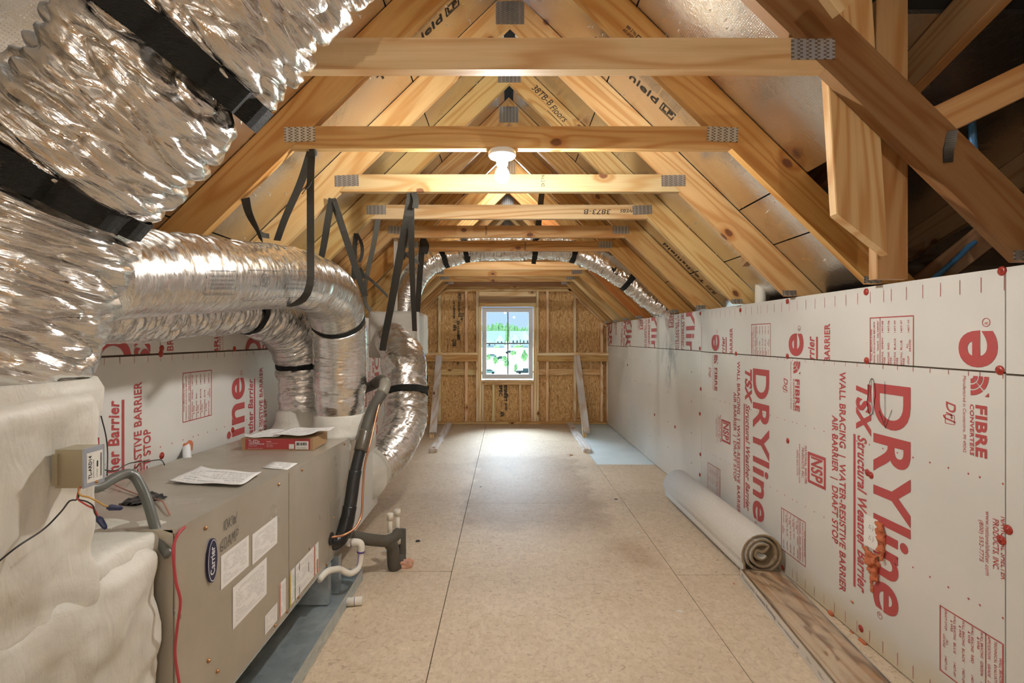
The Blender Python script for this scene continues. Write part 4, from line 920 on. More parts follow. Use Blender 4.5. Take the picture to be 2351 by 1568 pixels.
label(1.612, 1.840, zz(-.906), zz(-.775), PAPER2, pA); label(1.943, 1.999, zz(-1.05), zz(-.92), PAPER2, pA); label(1.827, 1.924, zz(-1.045), zz(-.978), PAPER2, pA)
label(2.036, 2.348, zz(-1.052), zz(-.918), PAPER2, pB)
def fink(k, name, m, y, z, parent, x=FX+.0036): return k.place(name, m, (x, y, z), (0, 1, 0), (0, 0, 1), parent, lift=0)
fink(Ink().rect(0, 0, .008, .134), 'label_stripe', flat('yellow_print', (.75, .52, .06), .5), 2.037, zz(-1.052), pB)
fink(Ink().rect(0, 0, .004, .134), 'label_stripe', flat('blue_print', (.05, .06, .25), .5), 2.085, zz(-1.052), pB)
fink(Ink().rect(0, 0, .010, .134).rect(.03, .0, .045, .06), 'label_stripe', flat('orange_print', (.72, .20, .10), .5), 2.295, zz(-1.052), pB)
fink(Ink().rect(0, 0, .006, .13), 'label_stripe', MATS['orange_print'], 1.945, zz(-1.05), pA)
fink(Ink().rect(.092, .004, .096, .034).rect(.092, .10, .096, .13).rect(.19, .05, .194, .09), 'label_stripe', BLACK, 2.036, zz(-1.052), pB)
# square code patches are left as plain grey print
# maker's oval badge and pen marks
bd = MB(); n = 40
bd.prism([(FX+.001, 1.4945+.027*math.cos(2*math.pi*i/n), H-.6395+.063*math.sin(2*math.pi*i/n)) for i in range(n)], (.006, 0, 0))
bo = bd.build('badge', flat('navy_badge', (.018, .022, .075), .3), ah)
bo['label'] = 'navy oval badge with white lettering'
kb = Ink().ring(0, 0, .0595, .0245, .0022, 44).text('Carrier', -.040, -.008, .021, .080, .022)
kb.place('lettering', WHITE, (FX+.0072, 1.4945, H-.6395), (0, 0, 1), (0, -1, 0), bo, lift=.0006)
pm_ = Ink()
def pen2(s, px, py, sc): pm_.stroke([(px+a*sc, py+b*sc) for a, b in s], .0022)
for s, dx in (([(0,0),(.1,1)], 0), ([(.1*math.cos(t)*2.2+.25, .5+.5*math.sin(t)) for t in [i*.5 for i in range(14)]], .18), ([(0,0),(.12,1)], .85), ([(.62,1.05),(.08,.45),(.5,0)], .85), ([(0,1),(.15,0),(.4,.8),(.55,0),(.85,1.1)], 1.6)):
    pen2([(a+dx, b) for a, b in s], 0, 0, .031)
for s, dx in (([(.5,1),(.1,.6),(.05,.1),(.35,0),(.5,.35),(.1,.4)], 0), ([(.2*math.cos(t)+.25, .5+.5*math.sin(t)) for t in [i*.5 for i in range(14)]], .6), ([(0,0),(.3,1),(.5,0)], 1.25), ([(.1,.4),(.45,.4)], 1.25), ([(0,0),(.1,1),(.3,.4),(.5,1),(.6,0)], 1.9), ([(0,0),(.1,1),(.45,.9),(.4,.5),(.08,.45)], 2.65)):
    pen2([(a+dx, b) for a, b in s], -.022, -.055, .034)
fink(pm_, 'lettering', flat('marker_grey', (.06, .055, .05), .6), 1.560, H-.580, pA, FX+.0035)
# cable knockout and the black tape on the top
tp = MB(); random.seed(3)
pts = [P(270+a, 1140+b, 1.0) for a, b in ((0, 18), (35, -8), (70, -14), (100, -8), (112, 2), (80, 10), (40, 22), (12, 26))]
def ontop(px, py, lift=.004):
    d = .50
    for _ in range(6): Y = d*F/(py-VY); d = H-zt_(min(max(Y, YN), YF))-lift
    return P(px, py, Y)
tq = [ontop(272+a, 1140+b, .003) for a, b in ((0, 18), (42, 20), (112, 2), (70, -12))]; tv = []
for j in range(11):
    for i in range(19):
        a, b = i/18, j/10; p = (tq[0]*(1-a)+tq[1]*a)*(1-b)+(tq[3]*(1-a)+tq[2]*a)*b
        p += Vector((.010*noise.noise(Vector((b*7, 3, i > 9))), .012*noise.noise(Vector((a*9, j > 5, 1))), max(0, .010*noise.noise(Vector((a*6, b*5, 2)))+.003))); tv.append(p)
tf = [(j*19+i, j*19+i+1, (j+1)*19+i+1, (j+1)*19+i) for j in range(10) for i in range(18)]
n_ = len(tv); tv += [p-Vector((0, 0, .002)) for p in tv]; tf += [tuple(n_+q for q in f[::-1]) for f in tf]
bd_ = [i for i in range(19)]+[j*19+18 for j in range(1, 11)]+[190-0+17-i for i in range(18)]+[j*19 for j in range(9, 0, -1)]
tf += [(bd_[i], bd_[(i+1) % len(bd_)], n_+bd_[(i+1) % len(bd_)], n_+bd_[i]) for i in range(len(bd_))]
tag(MB().add(tv, tf).build('tape_patch', flat('black_tape', (.035, .035, .035), .35), None, True), 'crumpled black tape patch on the near end of the cabinet top', 'tape')
# supports and drain pan below
sp = thing('cabinet_stand', 'galvanised channel stand under the far end of the air handler', 'stand', (-.92, 2.5, .014))
for y0, xa, xb in ((2.455, -1.0, -.842), (2.565, -.98, -.828)):
    MB().box((xa, y0, .014), (xb, y0+.003, ZBT-.005)).box((xb-.003, y0+.003, .014), (xb, y0+.045, ZBT-.005)).box((xa, y0+.003, .014), (xa+.003, y0+.045, ZBT-.005)).build('channel', GALV, sp)
MB().box((-1.36, 1.5, .014), (-1.30, 1.56, ZBT-.005)).build('channel', GALV, sp)
pa = thing('drain_pan', 'shallow galvanised drip pan on the floor below the air handler', 'pan', (-1.1, 2.0, 0))
PANM = galv_mat('pan_steel', (.56, .64, .68), (.44, .52, .56))
MB().box((-1.42, .95, .003), (-.757, 2.735, .006)).build('pan_floor', PANM, pa)
MB().box((-.757, .95, .003), (-.7545, 2.735, .060)).build('pan_rim', PANM, pa); MB().box((-1.42, 2.7325, .003), (-.757, 2.735, .060)).build('pan_rim', PANM, pa)
MB().box((-.7575, .95, .060), (-.7535, 2.736, .062)).build('pan_rim', flat('bright_edge', (.75, .76, .74), .3, .8), pa)
# ---- return plenum, near left
rp = thing('return_plenum', 'cream mastic covered plenum at the lower left joining the big duct to the cabinet', 'duct', (-1.15, 1.1, .1))
lump_box((-1.44, .80, .06), (-.862, 1.322, .765), .012, .05, .017, 7, 1).build('lower_box', MASTIC, rp, True)
lump_box((-1.40, .86, .70), (-.868, 1.13, 1.16), .012, .03, .016, 7, 5, taper=.985).build('upper_box', MASTIC, rp, True)
# smeared sealant running onto the cabinet end
lump_box((-1.40, 1.10, .715), (-.885, 1.42, .79), .014, .03, .012, 8, 8).build('sealant_smear', MASTIC, rp, True)
br_ = []
cuff = lathe([(.195, 1.085), (.208, 1.11), (.210, 1.16), (.198, 1.185)], 60, (-1.10, 1.08, 0)); cuff.build('duct_collar', MASTIC, rp, True)
# ---- supply plenum, far end
su = thing('supply_plenum', 'cream coated plenum at the far end of the cabinet below the two ducts', 'duct', (-1.12, 3.1, .2))
lump_box((-1.41, 2.83, .19), (-.853, 3.43, .735), .02, .02, .006, 6, 12).build('plenum_box', MASTIC, su, True)
for x, y, r in ((d1.p[-1].x, d1.p[-1].y, .148), (d2.p[-1].x, d2.p[-1].y, .15)):
    lathe([(r*1.28, .72), (r*1.12, .745), (r, .78), (r*.97, .835), (r*.80, .85)], 44, (x, y, 0)).build('duct_collar', MASTIC, su, True)
cc = Duct([C(832, 1092, 3.32), C(848, 1083, 3.42), C(866, 1070, 3.48)], [.165, .150, .138], seed=5, fold=.01, crease=.004, fine=.002, n=30, m=48); cc.build('duct_collar', MASTIC, su)
MB().box((-.854, 2.835, .188), (-.8495, 3.432, .56)).build('foil_face', flat('white_duct_skin', (.72, .72, .69), .4, .1), su)
# ================================================================ SMALL THINGS ROUND THE CABINET
def tube_thing(name, label, cat, pts, r, m, n=60, seg=12, group=None):
    return tag(MB().tube(spline(pts, n), r, seg).build(name, m, None, True), label, cat, group)
# damper control box on the plenum
cb = thing('control_box', 'small tan metal control box with a white label on the cream plenum', 'control', (-.84, 1.02, 1.03))
bx0, bx1, by0, by1, bz0, bz1 = -.868, -.812, 1.0, 1.05, H-.289, H-.215
TAN = flat('tan_metal', (.46, .41, .29), .3, .5)
MB().box((bx0, by0, bz0), (bx1-.003, by1, bz1)).build('case', TAN, cb)
MB().box((bx1-.003, by0-.001, bz0-.001), (bx1, by1+.001, bz1+.001)).build('cover', flat('pale_steel_cover', (.50, .56, .66), .3, .6), cb)
MB().box((bx0-.002, by0-.005, bz0+.006), (bx0+.008, by0, bz1-.008)).build('flange', TAN, cb)
lb = MB().box((bx1, by0+.006, bz0+.007), (bx1+.0006, by1-.005, bz1-.009)).build('label', flat('label_white', (.80, .79, .74), .5, var=.03), cb)
Ink().text('TL-ARD14', .004, .028, .0075, .045, .02).text('AUTOMATIC ROUND DAMPER', .004, .022, .0025, .036).rect(.024, .012, .036, .015).text('24 VAC 60 Hz', .004, .013, .0025, .016).rect(.004, .0035, .05, .0055).place('lettering', BLACK, (bx1+.0006, by1-.005, bz0+.010), (0, 0, 1), (0, -1, 0), lb, lift=.0005)
obj('screw', scr, BRASS, cb, Matrix.Translation((bx1, 1.03, bz0+.004)) @ Matrix.Scale(.5, 4))
wi = thing('control_wires', 'red, yellow and black wires with blue caps dangling under the tan box', 'wire', P(183, 1118, 1.0))
RW = flat('red_wire', (.55, .07, .06), .4); YW = flat('amber_wire', (.62, .36, .10), .4); BW = flat('black_wire', (.03, .028, .025), .45); NUT = flat('navy_nut', (.02, .03, .10), .4)
def w_(pts, r, m, par=wi, n=40): return MB().tube(spline(pts, n), r, 8).build('wire', m, par, True)
w_([P(184, 1118, 1.0), P(178, 1138, .99), P(180, 1147, .985), P(200, 1160, .99), P(215, 1168, .995), P(222, 1180, 1.0), P(227, 1190, 1.0)], .0017, RW)
w_([P(182, 1118, 1.0), P(184, 1136, .99), P(205, 1142, .99), P(225, 1152, 1.0), P(238, 1160, 1.01), P(252, 1164, 1.02)], .0017, YW)
w_([P(181, 1120, 1.0), P(178, 1146, .985), P(160, 1150, .98), P(140, 1175, .96), P(100, 1215, .93), P(40, 1255, .88), P(-10, 1295, .85)], .0016, BW)
w_([P(180, 1147, .985), P(200, 1152, .985), P(214, 1162, .99), P(217, 1176, .995), P(225, 1190, 1.0)], .0014, BW)
def nut(p, d):
    d = Vector(d).normalized(); MB().tube([p-d*.002, p+d*.004, p+d*.022, p+d*.026], [.0035, .0062, .0045, .002], 10).build('wire_nut', NUT, wi)
nut(P(249, 1165, 1.02), (1, .1, -.1)); nut(P(226, 1189, 1.0), (.55, 0, -.8))
tube_thing('flexible_conduit', 'grey plastic conduit arching over the near end of the cabinet', 'conduit', [P(200, 1122, 1.22), P(228, 1118, 1.25), P(262, 1098, 1.31), P(290, 1088, 1.36), P(310, 1095, 1.375), P(328, 1125, 1.375), P(343, 1165, 1.365), P(358, 1215, 1.35), P(375, 1252, 1.335), P(388, 1275, 1.325)], .0125, flat('grey_pvc', (.145, .15, .135), .32), 80, 14)
tube_thing('power_wire', 'red wire hanging down the near corner of the cabinet', 'wire', [P(424, 1210, 1.37), P(408, 1228, 1.335), P(398, 1262, 1.315), P(403, 1330, 1.31), P(414, 1380, 1.312), P(407, 1440, 1.312), P(402, 1500, 1.312), P(410, 1560, 1.312), P(420, 1620, 1.31)], .0036, flat('crimson_wire', (.50, .06, .075), .4), 70, 8)
tube_thing('thermostat_wire', 'thin black wire draped along the left wall onto the cabinet top', 'wire', [P(232, 955, 1.42), P(243, 1000, 1.45), P(247, 1040, 1.46), P(246, 1092, 1.42)], .0016, BW, 40, 6)
tube_thing('thermostat_wire', 'thin black wire looping to a clip on the back of the cabinet top', 'wire', [P(240, 1079, 1.40), P(265, 1080, 1.48), P(300, 1063, 1.65), P(345, 1058, 1.8), P(370, 1056, 1.86), P(378, 1068, 1.86)], .0017, BW, 50, 6)
PW = flat('pink_wire', (.50, .25, .19), .45)
for pts, lb in (([ontop(238, 1098, .02), ontop(270, 1116, .01), ontop(305, 1131, .006), ontop(320, 1136, .006)], 'pinkish wire running under the black tape'), ([ontop(352, 1145, .006), ontop(372, 1150, .012), ontop(383, 1168, .01), ontop(390, 1182, .004)], 'short pinkish wire leaving the black tape'),
                ([ontop(315, 1095, .03), ontop(328, 1080, .03), ontop(326, 1062, .03), ontop(350, 1052, .02)], 'loose pinkish wire behind the grey conduit')):
    tube_thing('wire', lb, 'wire', pts, .0024, PW, 30, 7)
# stub with foam through the left wall
st = thing('pipe_stub', 'white pipe stub set in orange foam on the left wall', 'pipe', (XL, 2.35, .74))
MB().tube([(XL-.03, 2.42, .80), (XL+.06, 2.28, .745)], .017, 16).build('pipe', WHITE, st, True)
lump_box((XL, 2.345, .752), (XL+.018, 2.40, .80), .006, .008, .010, 40, 2).build('foam', ORANGE, st, True)
# papers and the controller carton on the cabinet top
def sheet_obj(name, corners, mat, label, lift=.0025, curl=.01, seed=0, nx=14):
    c = [Vector(q) for q in corners]; v = []; f = []
    for j in range(nx+1):
        for i in range(nx+1):
            a, b = i/nx, j/nx; p = (c[0]*(1-a)+c[1]*a)*(1-b)+(c[3]*(1-a)+c[2]*a)*b
            z = curl*(.6*noise.noise(Vector((a*2.2+seed, b*2.2, 0)))+.5*(abs(2*a-1)**3)*.8+.25)
            v.append(p+Vector((0, 0, lift+max(0, z))))
    f = [(j*(nx+1)+i, j*(nx+1)+i+1, (j+1)*(nx+1)+i+1, (j+1)*(nx+1)+i) for j in range(nx) for i in range(nx)]
    W = Matrix.Translation(c[0]); me = mesh(name, [q-c[0] for q in v], f, True); uv = me.uv_layers.new(name='UVMap').data
    for li, lp in enumerate(me.loops): uv[li].uv = ((lp.vertex_index % (nx+1))/nx, (lp.vertex_index//(nx+1))/nx)
    sol = obj(name, me, mat, None, W); md = sol.modifiers.new('thickness', 'SOLIDIFY'); md.thickness = .0012; md.offset = 1
    return tag(sol, label, 'paper')
P_SK = paper_mat('sketch_paper', sy=9, lines=(.35, .35, .35))
sheet_obj('instruction_sheet', [ontop(386, 1111, 0), ontop(554, 1120, 0), ontop(601, 1092, 0), ontop(458, 1077, 0)], P_SK, 'loose printed sheet lying on the middle of the cabinet top', .003, .014, 2)
sheet_obj('sticker', [ontop(601, 1075, 0), ontop(660, 1080, 0), ontop(683, 1065, 0), ontop(627, 1061, 0)], paper_mat('sticker_paper', sy=7, lines=(.15, .15, .15)), 'small white sticker flat on the cabinet top near the edge', .002, 0, 0, 4)
zb_ = zt_(2.55)+.004
ct = thing('controller_carton', 'long flat red and brown carton on the far cabinet top', 'box', (-1.07, 2.54, zb_))
KR = flat('kraft_card', (.42, .27, .14), .7); a_, b_ = ontop(559, 1033, 0), ontop(715, 1036, 0)
x0, x1, y0 = a_.x, b_.x, (a_.y+b_.y)/2; y1 = y0+.20; zc = zb_; zd = zc+.056
MB().box((x0, y0, zc), (x1, y1, zd)).build('carton', KR, ct)
MB().box((x0-.003, y0-.001, zd-.012), (x0+.001, y1, zd+.001)).build('flap', KR, ct)
pr_ = MB().box((x0+.018, y0-.0008, zc+.006), (x1-.012, y0, zd-.001)).build('red_sleeve', flat('red_card', (.44, .055, .06), .5, var=.06), ct)
Ink().text('TL-EZ2n', .015, .030, .014, .052, .015).text('2 ZONE CONTROLLER', .015, .022, .0055, .075, .02).text('2 stage controller', .015, .014, .004, .04).text('forced air zone control', .012, .003, .0038, .07).text('FEATURES', .10, .034, .004, .022, .02).text('Heat Pump / Heat Cool', .10, .026, .0035, .05).text('LED display', .10, .018, .0035, .03).text('Easy setup', .10, .011, .0035, .03).place('lettering', WHITE, (x0+.018, y0-.0008, zc+.006), (1, 0, 0), (0, 0, 1), pr_, lift=.0006)
lbx = MB().box((x1-.082, y0-.0018, zc+.006), (x1-.02, y0-.0009, zd-.012)).box((x1-.112, y0-.0018, zc+.008), (x1-.088, y0-.0009, zc+.030)).build('label', MATS['label_white'], pr_ if False else ct)
kk = Ink(); random.seed(5); a = .005
while a < .052: w2 = random.choice((.0008, .0014, .002)); kk.rect(a, .018, a+w2, .032); a += w2+random.choice((.0008, .0012, .0018))
kk.text('TL-EZ2n', .006, .005, .004, .045).place('lettering', BLACK, (x1-.080, y0-.0018, zc+.006), (1, 0, 0), (0, 0, 1), lbx, lift=.0006)
bt = [Vector((x0+.012, y0+.004, zd)), Vector((x0+.175, y0-.002, zd)), Vector((x0+.205, y0+.19, zd)), Vector((x0+.045, y0+.20, zd))]
sheet_obj('manual', bt, PAPER, 'white printed manual open on the red carton, left half', .003, .012, 4)
bt = [Vector((x0+.150, y0-.004, zd+.004)), Vector((x1+.004, y0-.012, zd+.004)), Vector((x1+.050, y0+.17, zd+.004)), Vector((x0+.19, y0+.19, zd+.004))]
sheet_obj('manual', bt, PAPER2, 'white printed manual open on the red carton, right half', .010, .016, 9)
bt = [Vector((x0+.02, y0+.13, zc-.01)), Vector((x0+.08, y0+.17, zd-.01)), Vector((x0+.06, y0+.25, zd-.012)), Vector((x0-.03, y0+.24, zc+.004))]
sheet_obj('loose_sheet', [v+Vector((-.075, .0, .012)) for v in bt], PAPER, 'crumpled sheet behind the left end of the red carton', .003, .02, 5)
# ---- refrigerant line set
ls = thing('line_set', 'thick taped grey and black pipe with copper line running down to the cabinet', 'pipe', P(815, 1100, 2.75))
lp = spline([P(800, 915, 3.42), P(836, 893, 3.34), P(856, 884, 3.22), P(873, 872, 3.08), P(884, 879, 2.99), P(880, 897, 2.95), P(866, 920, 2.92), P(853, 945, 2.90), P(842, 978, 2.86), P(832, 1018, 2.80), P(822, 1055, 2.76), P(813, 1098, 2.72), P(806, 1147, 2.68), P(797, 1195, 2.64), P(785, 1232, 2.60), P(770, 1246, 2.57), P(752, 1244, 2.55)], 120)
def seg(a, b, r, m, nm='insulation'): MB().tube(lp[a:b+1], [r*(1+.05*noise.noise(Vector((i*.35, r*99, 0)))) for i in range(a, b+1)], 16).build(nm, m, ls, True)
GT = flat('grey_tape', (.23, .215, .17), .4, bmp=.2)
seg(0, 30, .031, RUBBER); seg(29, 46, .030, GREYF); seg(45, 52, .0325, GT, 'tape'); seg(51, 71, .0305, GREYF); seg(70, 79, .034, flat('brown_tape', (.11, .095, .07), .3, bmp=.3), 'tape'); seg(78, 88, .029, RUBBER); seg(87, 102, .033, RUBBER, 'tape'); seg(101, 119, .036, flat('mastic_black', (.014, .014, .014), .25, bmp=.6), 'tape')
cp = spline([P(888, 885, 2.95), P(875, 915, 2.92), P(866, 945, 2.88), P(857, 985, 2.83), P(848, 1025, 2.77), P(838, 1065, 2.73), P(834, 1110, 2.69), P(832, 1155, 2.66), P(829, 1185, 2.63), P(815, 1212, 2.58), P(790, 1228, 2.54), P(770, 1232, 2.51), P(758, 1234, 2.50)], 80)
MB().tube(cp, .0055, 10).build('copper_line', COPPER, ls, True)
lathe([(.03, 0), (.03, .006), (.02, .008)], 24, (FX+.003, 2.51, H-.97), ax='x').build('grommet', RUBBER, ls)
# ---- drains
dr = thing('condensate_trap', 'grey sleeved drain pipe looping to the floor with two white capped stubs', 'pipe', P(900, 1240, 2.84))
MB().tube(spline([P(790, 1228, 2.66), P(830, 1236, 2.72), P(870, 1241, 2.79), P(890, 1241, 2.82), P(905, 1232, 2.86), P(914, 1224, 2.90)], 40), [.031]*40, 18).build('insulation', GREYF, dr, True)
MB().tube(spline([P(892, 1243, 2.83), P(901, 1256, 2.85), P(903, 1280, 2.855), P(905, 1300, 2.86), P(915, 1298, 2.90), P(921, 1275, 2.95), P(921, 1245, 2.96), P(921, 1215, 2.97)], 60), [.034]*24+[.030]*14+[.027]*22, 18).build('insulation', GREYF, dr, True)
for px, top, bot, Y in ((895.5, 1178, 1226, 2.85), (912.5, 1169, 1236, 2.93)):
    x = P(px, 0, Y).x; za, zb2 = P(0, top, Y).z, P(0, bot, Y).z
    lathe([(.0135, zb2-.03), (.0135, za-.004)], 20, (x, Y, 0)).build('stub', PVC, dr, True)
    lathe([(.0175, za-.036), (.0175, za-.002), (.015, za)], 20, (x, Y, 0)).build('cap', PVC, dr, True); lathe([(.018, zb2-.03), (.018, zb2+.008)], 20, (x, Y, 0)).build('coupling', PVC, dr, True)
wt = thing('drain_trap', 'white plastic drain pipe with a running trap below the black taped pipe', 'pipe', P(815, 1280, 2.6))
WP = flat('bright_pvc', (.82, .79, .71), .3, var=.05)
MB().tube(spline([P(795, 1246, 2.63), P(814, 1245, 2.63), P(825, 1247, 2.63), P(829, 1255, 2.63), P(828, 1275, 2.63), P(825, 1295, 2.62), P(819, 1308, 2.60), P(805, 1316, 2.57), P(792, 1313, 2.55), P(780, 1307, 2.53), P(765, 1308, 2.47), P(750, 1313, 2.42), P(732, 1331, 2.345)], 90), .0155, 16).build('pipe', WP, wt, True)
MB().tube(spline([P(799, 1246, 2.63), P(815, 1245, 2.63), P(826, 1247.5, 2.63), P(829, 1256, 2.63), P(828.5, 1266, 2.63)], 30), .019, 16).build('elbow', WP, wt, True)
PUR = flat('purple_primer', (.13, .07, .30), .5)
MB().tube([P(828.6, 1264, 2.63), P(828.3, 1268, 2.63)], .0195, 16).build('primer_ring', PUR, wt, True)
MB().tube([P(807, 1245.5, 2.63), P(808.5, 1245.5, 2.63)], .0193, 16).build('primer_ring', PUR, wt, True)
MB().tube([P(823.5, 1268, 2.614), P(822.5, 1290, 2.602), P(819, 1300, 2.59)], .0016, 6).build('primer_drip', PUR, wt, True)
cpx = thing('pipe_coupling', 'short white pipe coupling lying on the floor at the pan edge', 'pipe', (-.72, 2.47, .0))
MB().tube([(-.762, 2.47, .0197), (-.688, 2.485, .0197)], .0195, 20).build('coupling', WP, cpx, True); MB().tube([(-.724, 2.4775, .0197), (-.7215, 2.478, .0197)], .0198, 20).build('primer_ring', PUR, cpx, True)
tag(lump_box(P(922, 1306, 2.88)+Vector((-.01, -.01, -.012)), P(938, 1290, 2.90)+Vector((.02, .04, .005)), .006, .012, .016, 40, 7).build('foam_blob', flat('pink_foam', (.68, .38, .26), .7, bmp=.4), None, True), 'pinkish foam blob on the floor behind the grey trap', 'foam')
def scrap(px, py, r, h, m, label, n=7, cat='scrap', group=None):
    Y = H*F/(py-VY); c = P(px, py, Y); random.seed(int(px)); pts = [c+Vector((r*random.uniform(.5, 1.1)*math.cos(6.283*i/n), r*random.uniform(.4, .9)*math.sin(6.283*i/n), .001)) for i in range(n)]
    v = pts+[q*.5+c*.5+Vector((0, 0, h*random.uniform(.4, 1.2))) for q in pts]+[c+Vector((0, 0, h*.8))]
    f = [(i, (i+1) % n, n+(i+1) % n, n+i) for i in range(n)]+[(n+i, n+(i+1) % n, 2*n) for i in range(n)]+[tuple(range(n))[::-1]]
    return tag(MB().add(v, f).build('scrap', m, None), label, cat, group)
scrap(960, 1243, .022, .012, MATS['black_tape'], 'curled black scrap on the floor right of the drain stubs'); scrap(1414, 1146, .02, .004, BW, 'tiny dark curl on the floor near the right seam')
scrap(1685, 1341, .008, .004, ORANGE, 'tiny orange crumb on the floor by the flooring box'); scrap(1561, 1403, .016, .002, flat('plastic_scrap', (.75, .74, .70), .3), 'clear plastic scrap on the floor right of the seam')
scrap(1309, 1045, .05, .010, flat('wood_chip', (.45, .26, .12), .7), 'brown wood chip on the floor by the right cleat'); scrap(1104, 1118, .015, .004, BW, 'dark speck on the floor left of the damp patch')
scrap(885, 1266, .03, .002, MATS['plastic_scrap'], 'pale flat scrap on the floor below the grey sleeve'); scrap(1466, 1223, .018, .002, MATS['plastic_scrap'], 'pale washer like scrap left of the carpet roll')
# ================================================================ RIGHT SIDE FLOOR
def carpet():
    t = thing('carpet_roll', 'pale carpet remnant rolled up with its back out, lying along the right wall', 'carpet', (1.375, 3.45, 0))
    cx, cz, R0 = 1.372, .1165, .112; y0, y1 = 2.775, 4.14
    path = []
    path += [(cx-.088, .022), (cx-.100, .030)]
    for i in range(0, 96):
        a = math.radians(208-i*9.2); r = R0*(1-.0056*i)
        path.append((cx+r*math.cos(a), cz+r*math.sin(a)*(1.0 if math.sin(a) > 0 else .98)))
    r_end = path[-1]
    path += [(cx+.002, cz+.012), (cx-.034, cz+.022), (cx-.036, cz-.014), (cx-.004, cz-.026), (cx+.022, cz-.010)]
    p = spline([(a, 0, b) for a, b in path], 260); th = .0125
    v = []
    for i, q in enumerate(p):
        d = (p[min(i+1, len(p)-1)]-p[max(i-1, 0)]).normalized(); n_ = Vector((-d.z, 0, d.x))
        for y in (y0+.004*noise.noise(Vector((i*.3, 0, 0))), y1):
            for s in (-1, 1): v.append(Vector((q.x+n_.x*s*th/2, y, q.z+n_.z*s*th/2)))
    for s in v: s.z = max(s.z, .001)
    n = len(p); f1, f2 = [], []
    for i in range(n-1):
        a = 4*i; b = a+4
        f1.append((a+1, a+3, b+3, b+1)); f1.append((a, b, b+2, a+2)); f2.append((a, a+1, b+1, b)); f2.append((a+2, b+2, b+3, a+3))
    f2 += [(0, 2, 3, 1), tuple(4*(n-1)+k for k in (0, 1, 3, 2))]
    CB, nt, b = new_mat('carpet_backing', .8, 0, (.6, .58, .52), .2); tc = nd(nt, 'ShaderNodeTexCoord').outputs['Object']
    wv = nz(nt, vmul(nt, tc, (240, 60, 240)), 1, 2); L(nt, mixc(nt, wv, (.84, .82, .78), (.62, .60, .55)), b.inputs['Base Color']); L(nt, bump(nt, wv, .4, .003), b.inputs['Normal'])
    CE, nt, b = new_mat('carpet_pile', .95, 0, (.4, .31, .2), .1); tc = nd(nt, 'ShaderNodeTexCoord').outputs['Object']
    wv = nz(nt, tc, 330, 3, .7); L(nt, mixc(nt, mapr(nt, wv, .3, .7), (.30, .215, .13), (.60, .49, .34)), b.inputs['Base Color']); L(nt, bump(nt, wv, .9, .006), b.inputs['Normal'])
    o = MB().add(v, f1+f2).build('carpet_sheet', [CB, CE], t)
    for i, pl in enumerate(o.data.polygons): pl.material_index = 1 if (i >= len(f1) or i % 2) else 0
    o.data.shade_smooth()
carpet()
fb = thing('flooring_box', 'open carton of wood look flooring planks under shiny film beside the right wall', 'box', (1.27, 2.1, 0))
ang = math.radians(-5.2); R_ = Matrix.Rotation(ang, 4, 'Z'); org = Vector((1.240, 2.752, 0))
# local frame: x to the wall, y toward the camera is negative
def lb_(x, y, z): return org+(R_ @ Vector((x, y, z)))
def lbox(x0, x1, y0, y1, z0, z1): return MB().add([lb_(*q) for q in ((x0,y0,z0),(x1,y0,z0),(x1,y1,z0),(x0,y1,z0),(x0,y0,z1),(x1,y0,z1),(x1,y1,z1),(x0,y1,z1))], [(3,2,1,0),(4,5,6,7),(0,1,5,4),(1,2,6,5),(2,3,7,6),(3,0,4,7)])
WB = Matrix.Translation(org) @ R_
PRC = flat('printed_carton', (.68, .63, .57), .5, var=.12, sc=5)
wd_, ln_ = .212, 1.30
lbox(0, wd_, -ln_, 0, .0015, .006).build('tray_base', PRC, fb, world=WB)
sd = lbox(0, .004, -ln_, 0, .006, .050).build('tray_side', PRC, fb, world=WB); lbox(wd_-.004, wd_, -ln_, 0, .006, .050).build('tray_side', PRC, fb, world=WB); lbox(.004, wd_-.004, -.004, 0, .006, .052).build('tray_end', KR, fb, world=WB)
lbox(.0045, .010, -ln_+.01, -.004, .040, .0495).build('plank_edge', flat('gold_edge', (.42, .25, .06), .4), fb, world=WB); lbox(.0101, .0145, -ln_+.01, -.004, .040, .0490).build('plank_edge', flat('brown_edge', (.12, .06, .03), .5), fb, world=WB)
pk = board('plank', lb_(.112, -.006, .044), lb_(.112, -ln_+.01, .044), .190, .008, (0, 0, 1), wood_mat('plank_decor', .3, .0005), fb, (.92, .78, .62))
for z in (.034, .025, .016): board('plank', lb_(.108, -.006, z), lb_(.108, -ln_+.01, z), .196, .008, (0, 0, 1), WOOD, fb, (.60, .44, .30))
FILM, nt, b = new_mat('clear_film', .12, 0, (1, 1, 1)); 
uvp = nd(nt, 'ShaderNodeTexCoord').outputs['Object']; fn = nz(nt, vmul(nt, uvp, (9, 5, 9)), 1, 4, .6, 1.5, 'RIDGED_MULTIFRACTAL'); bn = bump(nt, fn, .45, .02)
tr_ = nd(nt, 'ShaderNodeBsdfTransparent', None, Color=(.96, .96, .96, 1)); gl_ = nd(nt, 'ShaderNodeBsdfGlossy', None, Roughness=.07); L(nt, bn, gl_.inputs['Normal'])
fr_ = nd(nt, 'ShaderNodeFresnel', None, IOR=1.55); L(nt, bn, fr_.inputs['Normal'])
mx_ = nd(nt, 'ShaderNodeMixShader', None, i0=mth(nt, 'MULTIPLY', fr_.outputs[0], 1.25, clamp=True), i1=tr_.outputs[0], i2=gl_.outputs[0]); df_ = nd(nt, 'ShaderNodeBsdfDiffuse', None, Color=(.85, .86, .88, 1)); m2_ = nd(nt, 'ShaderNodeMixShader', None, i0=mapr(nt, fn, .5, 1.4, .03, .30), i1=mx_.outputs[0], i2=df_.outputs[0]); L(nt, m2_.outputs[0], nt.nodes['Material Output'].inputs['Surface'])
v = []; nx_, ny_ = 24, 110
